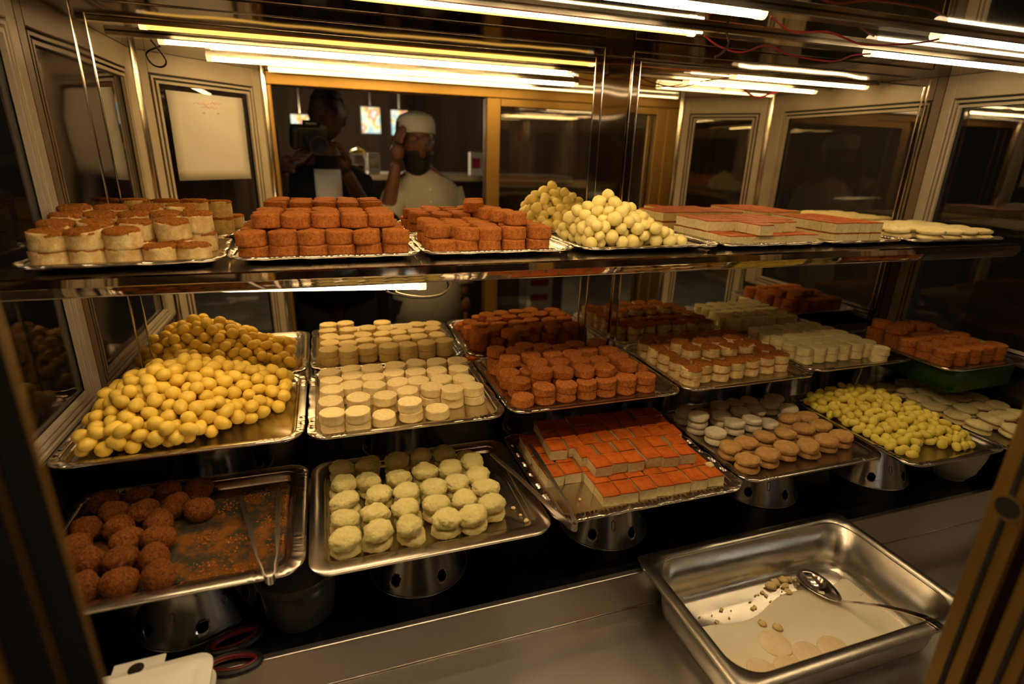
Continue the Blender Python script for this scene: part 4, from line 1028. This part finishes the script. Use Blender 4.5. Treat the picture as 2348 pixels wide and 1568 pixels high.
# paper sheet taped inside the left corner pane
pp = empty('paper_sheet', (0, 0, 0)); tag(pp, 'blank white paper sheet taped to the left corner pane', 'paper')
A_ = Vector((-.155, YD)); B_ = Vector((XL, .55)); D_ = (B_-A_).normalized(); N_ = Vector((-D_.y, D_.x)); LL = (B_-A_).length
def pq(u_, z_, o_): q = A_+D_*u_+N_*o_; return (q.x, q.y, Z(z_))
sh = MB(); nu = 8
vs = []
for i in range(nu+1):
    for j in range(nu+1):
        u_ = .078+(LL-.156)*i/nu; z_ = -.098+.232*j/nu; vs.append(pq(u_, z_, .0065+.0012*math.sin(i*.9+j*.7)))
sh.add(vs, [(i*(nu+1)+j, (i+1)*(nu+1)+j, (i+1)*(nu+1)+j+1, i*(nu+1)+j+1) for i in range(nu) for j in range(nu)])
thicken(sh.build('sheet', 'paper', pp), .0004)

mk_ = MB()
for k_, (u0_, u1_, z_) in enumerate(((.150, .185, .112), (.190, .240, .108), (.165, .215, .100))):
    mk_.tube([pq(u0_+(u1_-u0_)*i/8, z_+.003*math.sin(i*2.1+k_), .0048) for i in range(9)], .0007, 5)
mk_.build('pink_scribble', 'ink_pink', pp)
mk_ = MB()
for (u0_, z_) in ((.160, .086), (.205, .084)): mk_.tube([pq(u0_+.010*i/5, z_+.002*math.sin(i*2.5), .0048) for i in range(6)], .0007, 5)
mk_.build('teal_scribble', 'ink_teal', pp)
# ------------------------------------------------------------------ people
def skin_mesh(verts, edges, sub=2):
    me = bpy.data.meshes.new('skin'); me.from_pydata([v[:3] for v in verts], edges, []); o = bpy.data.objects.new('tmp', me); C.objects.link(o)
    bpy.context.view_layer.objects.active = o
    md = o.modifiers.new('s', 'SKIN'); md.use_smooth_shade = True
    sv = me.skin_vertices[0].data if me.skin_vertices else None
    if sv is None:
        bpy.ops.object.select_all(action='DESELECT'); o.select_set(True); bpy.ops.mesh.customdata_skin_add(); sv = me.skin_vertices[0].data
    for i, v in enumerate(verts):
        r = v[3]; sv[i].radius = (r if not isinstance(r, tuple) else r[0], r if not isinstance(r, tuple) else r[1])
    sv[0].use_root = True
    s = o.modifiers.new('u', 'SUBSURF'); s.levels = sub; s.render_levels = sub
    dg = bpy.context.evaluated_depsgraph_get(); dg.update()
    ev = o.evaluated_get(dg); out = bpy.data.meshes.new_from_object(ev)
    V_ = [v.co.copy() for v in out.vertices]; F_ = [tuple(p.vertices) for p in out.polygons]
    bpy.data.objects.remove(o); return V_, F_
def chain(*pts): return list(pts), [(i, i+1) for i in range(len(pts)-1)]
def merge(*parts):
    V_, E_ = [], []
    for vs, es in parts:
        o = len(V_); V_ += vs; E_ += [(a+o, b+o) for a, b in es]
    return V_, E_
def head_mesh(c, s, turn=0.0):
    vs = []
    for v in ICO4[0]:
        x, y, z = v.x*.074, v.y*.094, v.z*.112
        if z < 0: x *= 1-.30*(-z/.112)**1.6; y *= 1-.10*(-z/.112)
        f_ = max(0, v.y)
        y += .020*math.exp(-(x/.012)**2-((z+.012)/.026)**2)*(f_ > .5)            # nose
        y -= .007*(math.exp(-((x-.030)/.014)**2-((z-.012)/.011)**2)+math.exp(-((x+.030)/.014)**2-((z-.012)/.011)**2))*(f_ > .4)
        y += .005*math.exp(-(x/.05)**2-((z-.032)/.012)**2)*(f_ > .4)             # brow
        y += .006*math.exp(-(x/.022)**2-((z+.058)/.008)**2)*(f_ > .5)            # lips
        e = math.exp(-((v.y+.05)/.16)**2-((z-.0)/.028)**2)*(abs(v.x) > .8); x += math.copysign(.014*e, x)   # ears
        p = Matrix.Rotation(turn, 3, 'Z') @ Vector((x, y, z)); vs.append(tuple(Vector(c)+p*s))
    return vs, ICO4[1]
def hand(w, dirf, palmn, s=1.0, curl=.5, spread=.12, thumb=1):
    # palm plus five finger chains; w wrist, dirf finger direction, palmn palm normal
    d = Vector(dirf).normalized(); n_ = Vector(palmn).normalized(); sd = d.cross(n_).normalized(); w = Vector(w)
    parts = []
    k0 = w+d*.045*s
    parts.append(([(*w, .022*s), (*(w+d*.03*s), (.034*s)), (*(w+d*.075*s), .033*s)], [(0, 1), (1, 2)]))
    for i, (ln, off) in enumerate(((.072, -.030), (.082, -.010), (.076, .010), (.060, .029))):
        b = w+d*.075*s+sd*off*s; dd = (d+sd*spread*off/.03).normalized(); P = [b]
        for q in range(3):
            dd = (dd+n_*curl*(.35+.35*q)).normalized(); P.append(P[-1]+dd*ln*s*(.45, .32, .25)[q])
        parts.append(([(*p, r*s) for p, r in zip(P, (.0095, .0090, .0082, .0070))], [(0, 1), (1, 2), (2, 3)]))
    b = w+d*.025*s-sd*.028*s*thumb; dd = (d*.7-sd*.75*thumb+n_*.3).normalized(); P = [b]
    for q in range(3): P.append(P[-1]+dd*s*(.035, .030, .024)[q]); dd = (dd+d*.35+n_*.2).normalized()
    parts.append(([(*p, r*s) for p, r in zip(P, (.013, .011, .010, .008))], [(0, 1), (1, 2), (2, 3)]))
    return parts
def skin_parts(parts, sub=2):
    mb = MB()
    for vs, es in parts:
        V_, F_ = skin_mesh(vs, es, sub); mb.add(V_, F_)
    return mb
def lofted(rings, n=28):
    # rings: (cx, cy, z, rx, ry)
    mb = MB(); vs = []
    for (cx, cyy, z, rx, ry) in rings:
        for j in range(n):
            t = 2*PI*j/n; vs.append((cx+rx*math.cos(t), cyy+ry*math.sin(t), z))
    k_ = len(rings); mb.add(vs, [(i*n+j, i*n+(j+1) % n, (i+1)*n+(j+1) % n, (i+1)*n+j) for i in range(k_-1) for j in range(n)])
    return mb

# man in a pale kurta and knitted cap, phone at his ear, standing behind the open sliding door
BX, BY = .44, -.28
body = [(BX, BY, Z(-.62), .10), (BX, BY, Z(-.40), .105), (BX-.005, BY, Z(-.22), .12), (BX-.01, BY, Z(-.13), .07), (BX-.03, BY+.01, Z(-.075), .052), (BX-.04, BY+.02, Z(-.02), .05)]
eb = [(0, 1), (1, 2), (2, 3), (3, 4), (4, 5)]
o0 = len(body)
legs = [(BX-.09, BY, Z(-.72), .085), (BX-.10, BY+.01, Z(-1.05), .058), (BX-.10, BY, Z(-1.42), .040), (BX-.10, BY+.12, Z(-1.465), .032),
        (BX+.09, BY, Z(-.72), .085), (BX+.10, BY+.01, Z(-1.05), .058), (BX+.10, BY, Z(-1.42), .040), (BX+.11, BY+.12, Z(-1.465), .032)]
arms = [(BX-.110, BY, Z(-.158), .050), (BX-.195, BY+.10, Z(-.285), .038), (.300, -.165, Z(-.045), .024),
        (BX+.115, BY, Z(-.168), .050), (BX+.150, BY-.01, Z(-.42), .040), (BX+.160, BY+.06, Z(-.66), .026)]
V_ = body+legs+arms; a0 = o0+8
E_ = eb+[(0, o0), (o0, o0+1), (o0+1, o0+2), (o0+2, o0+3), (0, o0+4), (o0+4, o0+5), (o0+5, o0+6), (o0+6, o0+7), (3, a0), (a0, a0+1), (a0+1, a0+2), (3, a0+3), (a0+3, a0+4), (a0+4, a0+5)]
mb = MB(); mb.add(*skin_mesh(V_, E_)); mb.add(*head_mesh((BX-.045, BY+.03, Z(.035)), .98, -.15))
hm = skin_parts(hand((.300, -.165, Z(-.045)), (.08, .05, 1), (.9, -.3, 0), .95, .45, .1, 1)+hand((BX+.160, BY+.06, Z(-.66)), (0, .15, -1), (-1, 0, 0), .95, .25))
mb.add(hm.v, hm.f)
man = mb.build('person', 'skin', angle=180); tag(man, 'bearded person in pale kurta and white knitted cap holding a phone to the ear', 'person')
HC = Vector((BX-.045, BY+.03, Z(.035)))
# kurta: body and two sleeves in one garment
k_ = lofted([(BX-.03, BY+.012, Z(-.082), .058, .058), (BX-.015, BY+.005, Z(-.105), .080, .075), (BX-.008, BY, Z(-.130), .120, .10), (BX, BY, Z(-.165), .150, .118), (BX, BY, Z(-.25), .154, .128),
             (BX, BY, Z(-.42), .150, .130), (BX, BY, Z(-.60), .160, .14), (BX, BY, Z(-.78), .180, .155)])
k_.tube([(BX-.095, BY, Z(-.168)), (BX-.145, BY+.04, Z(-.215)), (BX-.180, BY+.085, Z(-.265)), (BX-.190, BY+.105, Z(-.285))], .06, 16, False, [.07, .066, .060, .060])
k_.tube([(BX+.098, BY, Z(-.175)), (BX+.135, BY, Z(-.28)), (BX+.150, BY, Z(-.42)), (BX+.158, BY+.05, Z(-.60))], .06, 16, False, [.072, .066, .058, .050])
ko = k_.build('kurta', 'kurta', man, angle=60); thicken(ko, .004); ko['label'] = 'pale cream cotton kurta'
for z in (-.16, -.21, -.26): MB().lathe([(.0, 0), (.0055, .001), (.0045, .004), (0, .0045)], 12, caps=False).build('button', 'white_plastic', ko).matrix_world = Matrix.Translation((BX-.004, BY+.132-(.014 if z > -.2 else 0), Z(z))) @ Matrix.Rotation(-PI/2, 4, 'X')
tr_ = MB(); 
for s_ in (-1, 1): tr_.tube([(BX+s_*.085, BY, Z(-.66)), (BX+s_*.095, BY, Z(-.90)), (BX+s_*.10, BY+.01, Z(-1.15)), (BX+s_*.10, BY, Z(-1.43))], .1, 18, False, [.105, .09, .078, .07])
thicken(tr_.build('trousers', 'trousers', man, angle=60), .003)
for s_ in (-1, 1):
    sh_ = MB(); vs = [(BX+s_*.105+v.x*.048, BY+.06+v.y*.135, Z(-1.46)+max(v.z, -.9)*.042) for v in ICO3[0]]; sh_.add(vs, ICO3[1]); sh_.build('shoe', 'rubber', man, angle=60)
# knitted cap
cp_ = MB(); prof = [(.0835, .028), (.0865, .032), (.087, .060), (.083, .085), (.070, .104), (.045, .114), (.018, .118), (0, .118)]; vs = []
for r, z in prof:
    for j in range(28): t = 2*PI*j/28; vs.append((HC.x+r*.98*math.cos(t), HC.y-.004+r*1.15*math.sin(t), HC.z+z-.012*math.sin(t)*-.6))
cp_.add(vs, [(i*28+j, i*28+(j+1) % 28, (i+1)*28+(j+1) % 28, (i+1)*28+j) for i in range(len(prof)-1) for j in range(28)]); thicken(cp_.build('knitted_cap', 'cap_knit', man, angle=60), .004)
# beard and hair as shells over the head
bd = MB(); vs = []; keep = {}
for i, v in enumerate(ICO4[0]):
    ok = (v.z < -.22 and v.y > -.15 and not (abs(v.x) < .22 and v.z > -.42 and v.y > .5))
    if ok:
        p = Vector((v.x*.080*(1-.2*max(0, -v.z)), v.y*.102, v.z*.128-.006+(-.022 if v.z < -.6 else 0))); keep[i] = len(vs); vs.append(HC+Matrix.Rotation(-.15, 3, 'Z') @ p)
bd.add(vs, [tuple(keep[j] for j in f_) for f_ in ICO4[1] if all(j in keep for j in f_)]); thicken(bd.build('beard', 'hair', man, angle=180), .012)
gl = MB()
for s_ in (-1, 1):
    gl.tube([(HC.x+s_*.031+.022*math.cos(t), HC.y+.098, HC.z+.012+.016*math.sin(t)) for t in [2*PI*i/20 for i in range(21)]], .0014, 6, False)
    gl.tube([(HC.x+s_*.053, HC.y+.096, HC.z+.016), (HC.x+s_*.078, HC.y+.06, HC.z+.016), (HC.x+s_*.082, HC.y-.01, HC.z+.010)], .0016, 6)
gl.tube([(HC.x-.009, HC.y+.100, HC.z+.014), (HC.x+.009, HC.y+.100, HC.z+.014)], .0014, 6); gl.build('spectacles', 'camera_black', man)
ph = MB().box(-.005, .005, -.036, .036, -.072, .072).build('mobile_phone', 'camera_black', smooth=False); bevel(ph, .004, 2)
ph.location = (.306, -.205, Z(.036)); ph.rotation_euler = (.25, .10, .12); tag(ph, 'black mobile phone held to the ear of the bearded person', 'phone')
MB().box(-.0056, -.005, -.032, .032, -.066, .066).build('phone_back', 'lens_glass', ph, smooth=False)

# photographer: dark clothes, both hands on the camera held in front of the chest
QX, QY = .02, -.47
body = [(QX, QY-.04, Z(-.66), .10), (QX, QY-.02, Z(-.42), .11), (QX, QY, Z(-.22), .12), (QX, QY, Z(-.10), .07), (QX+.01, QY+.01, Z(-.03), .052), (QX+.015, QY+.03, Z(.04), .05)]
legs = [(QX-.09, QY-.04, Z(-.78), .085), (QX-.10, QY-.03, Z(-1.08), .058), (QX-.10, QY-.05, Z(-1.42), .040), (QX-.10, QY+.07, Z(-1.465), .032),
        (QX+.09, QY-.04, Z(-.78), .085), (QX+.10, QY-.03, Z(-1.08), .058), (QX+.10, QY-.05, Z(-1.42), .040), (QX+.11, QY+.07, Z(-1.465), .032)]
arms = [(QX-.15, QY, Z(-.13), .055), (QX-.23, QY+.06, Z(-.32), .042), (-.150, -.155, Z(-.085), .026),
        (QX+.15, QY, Z(-.13), .055), (QX+.17, QY+.08, Z(-.30), .042), (.088, -.165, Z(-.085), .026)]
V_ = body+legs+arms
mb = MB(); mb.add(*skin_mesh(V_, E_)); QH = Vector((QX+.02, QY+.03, Z(.14))); mb.add(*head_mesh(QH, .98, .1))
hm = skin_parts(hand((-.150, -.155, Z(-.085)), (.62, .55, .62), (.55, -.1, -.6), .95, .55, .1, -1)+hand((.088, -.165, Z(-.085)), (-.05, .62, .80), (-.9, .35, 0), .95, .55, .1, 1))
mb.add(hm.v, hm.f)
pho = mb.build('person', 'skin_dark', angle=180); tag(pho, 'dark clothed person raising a camera with both hands before the mirror', 'person')
j_ = lofted([(QX+.01, QY+.01, Z(-.035), .06, .06), (QX, QY, Z(-.07), .09, .08), (QX, QY, Z(-.10), .155, .10), (QX, QY, Z(-.14), .195, .125), (QX, QY, Z(-.25), .192, .14), (QX, QY-.02, Z(-.45), .18, .14), (QX, QY-.03, Z(-.70), .185, .145)])
j_.tube([(QX-.13, QY, Z(-.15)), (QX-.19, QY+.03, Z(-.24)), (QX-.23, QY+.065, Z(-.32)), (-.20, -.27, Z(-.21))], .06, 16, False, [.072, .062, .056, .046])
j_.tube([(QX+.13, QY, Z(-.15)), (QX+.155, QY+.04, Z(-.22)), (QX+.168, QY+.075, Z(-.29))], .06, 16, False, [.072, .062, .056])
jo = j_.build('jacket', 'cloth_black', pho, angle=60); thicken(jo, .004)
st_ = MB(); vs = []
for i in range(9):
    for jx in range(7):
        z = -.09-.33*i/8; x = -.055+.11*jx/6; ry = .128+(.016 if z < -.14 else -.012*(1-(z+.14)/-.05 if z > -.14 else 0)); vs.append((QX+x, QY+math.sqrt(max(0, 1-(x/.19)**2))*(.150 if z < -.13 else .125)+.001, Z(z)))
st_.add(vs, [(i*7+j, (i+1)*7+j, (i+1)*7+j+1, i*7+j+1) for i in range(8) for j in range(6)]); thicken(st_.build('shirt_front', 'cloth_white', pho), .003)
tr_ = MB()
for s_ in (-1, 1): tr_.tube([(QX+s_*.085, QY-.03, Z(-.66)), (QX+s_*.095, QY-.035, Z(-.95)), (QX+s_*.10, QY-.03, Z(-1.15)), (QX+s_*.10, QY-.05, Z(-1.43))], .1, 18, False, [.105, .09, .078, .068])
thicken(tr_.build('trousers', 'trousers', pho, angle=60), .003)
for s_ in (-1, 1):
    sh_ = MB(); vs = [(QX+s_*.105+v.x*.048, QY+.01+v.y*.135, Z(-1.46)+max(v.z, -.9)*.042) for v in ICO3[0]]; sh_.add(vs, ICO3[1]); sh_.build('shoe', 'rubber', pho, angle=60)
hr = MB(); vs = []; keep = {}
for i, v in enumerate(ICO4[0]):
    if v.z > .45 or (v.y < -.1 and v.z > -.45):
        keep[i] = len(vs); vs.append(QH+Vector((v.x*.082, v.y*.103, v.z*.122))*.98)
hr.add(vs, [tuple(keep[j] for j in f_) for f_ in ICO4[1] if all(j in keep for j in f_)]); thicken(hr.build('hair', 'hair', pho, angle=180), .008)
# the camera in the photographer's hands, lens pointing the way the picture was taken
pc = empty('photo_camera', (0, 0, 0)); tag(pc, 'black mirrorless camera held in both hands of the dark clothed person', 'camera')
up = -down
pc.matrix_world = Matrix(((right.x, fwd.x, up.x, -fwd.x*.118), (right.y, fwd.y, up.y, -fwd.y*.118), (right.z, fwd.z, up.z, CAM_Z-fwd.z*.118), (0, 0, 0, 1)))
bevel(MB().box(-.068, .068, -.032, .014, -.042, .040).build('camera_body', 'camera_black', pc, smooth=False), .006, 3)
bevel(MB().box(-.024, .024, -.022, .012, .040, .058).build('viewfinder_hump', 'camera_black', pc, smooth=False), .005, 2)
bevel(MB().box(-.074, -.050, -.02, .026, -.042, .036).build('hand_grip', 'camera_black', pc, smooth=False), .007, 3)
ln = MB().tube([(0, .012, 0), (0, .030, 0), (0, .032, 0), (0, .060, 0), (0, .062, 0), (0, .098, 0)], .034, 32, True, [.030, .030, .034, .034, .036, .036]).build('lens_barrel', 'camera_black', pc, angle=30)
MB().tube([(0, .0982, 0), (0, .0990, 0)], .030, 32).build('front_element', 'lens_glass', ln)
for x in (.045, .058): MB().lathe([(0, 0), (.009, 0), (.009, .010), (.008, .011), (0, .011)], 20, (x-.002, -.008, .040), caps=False).build('dial', 'steel_dark', pc)

# ------------------------------------------------------------------ the shop behind
structure(MB().box(-4, 5, -4.2, 3, -.05, 0).build('floor', 'floor_tile', smooth=False))
structure(MB().box(-4, 5, -4.25, -4.2, 0, 3.0).build('wall_rear', 'wall_wood', smooth=False))
structure(MB().box(-4.05, -4, -4.25, 3, 0, 3.0).build('wall_shop_left', 'plaster_dark', smooth=False))
structure(MB().box(5, 5.05, -4.25, 3, 0, 3.0).build('wall_shop_right', 'plaster_dark', smooth=False))
structure(MB().box(-4, 5, 3, 3.05, 0, 3.0).build('wall_shop_back', 'plaster_dark', smooth=False))
structure(MB().box(-4.05, 5.05, -4.25, 3.05, 3.0, 3.05).build('ceiling_shop', 'plaster_dark', smooth=False))
sct = empty('shop_counter', (.6, -2.05, 0)); tag(sct, 'dark shop counter with a grey top behind the people', 'counter')
MB().box(-1.0, 1.2, -.22, .28, 0, Z(-.20)).build('counter_body', 'wood_dark', sct, smooth=False)
MB().box(-1.02, 1.22, -.25, .31, Z(-.20), Z(-.162)).build('counter_top', 'steel_brushed', sct, smooth=False)
for i in range(4): bevel(MB().box(-.98+i*.545, -.45+i*.545, .28, .30, .12, Z(-.24)).build('front_panel', 'wood_dark', sct, smooth=False), .006, 2)
jr = empty('candy_jar', (.24, -1.86, Z(-.162))); tag(jr, 'clear jar of sweets with a yellow lid on the shop counter', 'jar')
thicken(MB().lathe([(.0, .001), (.050, .001), (.055, .01), (.056, .10), (.045, .122), (.040, .13)], 32, caps=False).build('jar_glass', 'glass', jr), .002)
MB().lathe([(.0, .004), (.048, .004), (.050, .03), (.046, .055), (.0, .06)], 24, caps=False).build('jar_contents', 'candy', jr)
MB().lathe([(.046, .126), (.052, .128), (.052, .142), (.040, .156), (.012, .164), (.010, .172), (0, .173)], 32, caps=False).build('jar_lid', 'jar_yellow', jr)
def carton(name, x, y, z, w_, d_, h_, mat, label, band=None, group=None):
    r_ = bevel(MB().box(-w_/2, w_/2, -d_/2, d_/2, 0, h_).build(name, mat, smooth=False), .002, 1); r_.location = (x, y, z); tag(r_, label, 'box', group)
    if band: MB().box(-w_*.36, w_*.36, d_/2, d_/2+.001, h_*.3, h_*.75).build('printed_panel', band, r_, smooth=False)
    return r_
carton('carton', .10, -1.86, Z(-.162), .13, .08, .125, 'box_green', 'green carton with a white panel beside the candy jar', 'box_white')
carton('carton', .345, -1.86, Z(-.162), .08, .06, .135, 'box_white', 'white carton with a grey panel beside the candy jar', 'steel_dark')
carton('carton', 1.08, -1.86, Z(-.162), .09, .06, .16, 'box_white', 'white carton with a red panel at the counter end', 'box_red')
for i in range(6): carton('carton', 1.44, -1.45, i*.111, .20, .16, .11, 'box_white', 'white and red carton in the floor stack by the counter', 'box_red', 'red cartons stacked on the floor')
bn = empty('waste_bin', (.06, -1.35, 0)); tag(bn, 'black waste bin lined with a white plastic bag', 'bin')
thicken(MB().lathe([(0, .002), (.12, .002), (.15, .42), (.155, .43)], 28, caps=False).build('bin_shell', 'rubber', bn), .003)
bg = MB(); vs = []
for v in ICO3[0]:
    k_ = 1+.22*fb(v*1.0, 2.2, 3); vs.append((v.x*.15*k_, v.y*.14*k_, .45+v.z*.09*k_))
bg.add(vs, ICO3[1]); bg.build('bag_liner', 'box_white', bn, angle=60)
# three lit menu screens on the rear wall
def screen(cx, cz, w_, h_, seed, label):
    r_ = empty('menu_screen', (cx, -2.62, Z(cz))); tag(r_, label, 'screen', 'lit menu screens in the shop')
    bevel(MB().box(-w_/2-.012, w_/2+.012, -.03, 0, -h_/2-.012, h_/2+.012).build('screen_housing', 'camera_black', r_, smooth=False), .004, 1)
    m = bpy.data.materials.new('screen_%d' % seed); m.use_nodes = True; nt = m.node_tree; b_ = nt.nodes['Principled BSDF']
    tc = nt.nodes.new('ShaderNodeTexCoord'); mp_ = nt.nodes.new('ShaderNodeMapping'); mp_.inputs['Location'].default_value = (seed*1.7, 0, seed*.9)
    t = nt.nodes.new('ShaderNodeTexNoise'); t.inputs['Scale'].default_value = 11; t.inputs['Detail'].default_value = 2
    nt.links.new(tc.outputs['Object'], mp_.inputs['Vector']); nt.links.new(mp_.outputs['Vector'], t.inputs['Vector'])
    r2 = nt.nodes.new('ShaderNodeValToRGB'); cr = r2.color_ramp
    cols = ((.0, (.10, .25, .60)), (.40, (.45, .75, .85)), (.50, (.90, .95, .95)), (.56, (.95, .70, .12)), (.62, (.80, .20, .22)), (.75, (.85, .95, .98)))
    while len(cr.elements) < len(cols): cr.elements.new(.5)
    for e_, (p_, c_) in zip(cr.elements, cols): e_.position = p_; e_.color = (*c_, 1)
    nt.links.new(t.outputs['Fac'], r2.inputs['Fac']); nt.links.new(r2.outputs['Color'], b_.inputs['Emission Color']); b_.inputs['Emission Strength'].default_value = .8
    b_.inputs['Base Color'].default_value = (.02, .02, .02, 1); MATS['screen_%d' % seed] = m
    MB().box(-w_/2, w_/2, 0, .002, -h_/2, h_/2).build('lit_picture', 'screen_%d' % seed, r_, smooth=False)
    MB().tube([(0, -.015, h_/2+.01), (0, -.015, 3.0-Z(cz))], .008, 8).build('hanging_rod', 'steel_dark', r_)
screen(-.138, .16, .132, .158, 1, 'lit menu screen half hidden behind the raised camera')
screen(.404, .22, .145, .195, 2, 'lit menu screen with yellow and red dish picture, unobstructed')
screen(.633, .21, .132, .19, 3, 'lit menu screen partly hidden by the white knitted cap')
def pendant(x, y, z, r, label, es_light):
    r_ = empty('pendant_lamp', (x, y, Z(z))); tag(r_, label, 'lamp', 'shop lamps')
    MB().lathe([(0, -r), (r*.7, -r*.7), (r, 0), (r*.7, r*.7), (r*.35, r*1.1), (0, r*1.1)], 20, caps=False).build('bulb', 'bulb', r_)
    MB().lathe([(r*.5, r*.9), (r*.5, r*2.0), (0, r*2.2)], 16, caps=False).build('socket', 'rubber', r_)
    MB().tube([(0, 0, r*2), (0, 0, 3.0-Z(z))], .004, 6).build('cord', 'rubber', r_)
    if es_light:
        ld = bpy.data.lights.new('lamp_light', 'POINT'); ld.energy = es_light; ld.color = (1, .80, .58); ld.shadow_soft_size = r*1.3
        lo = bpy.data.objects.new('lamp_light', ld); C.objects.link(lo); lo.parent = r_; lo.location = (0, 0, -r*1.6)
pendant(.165, -2.2, .27, .02, 'small bright pendant bulb above the shop counter', 22.0)
pendant(2.6, -1.6, .62, .03, 'bright pendant bulb at the far end of the shop', 25.0)
pendant(-1.3, .3, .75, .03, 'bright pendant bulb outside the left pane of the case', 3.0)
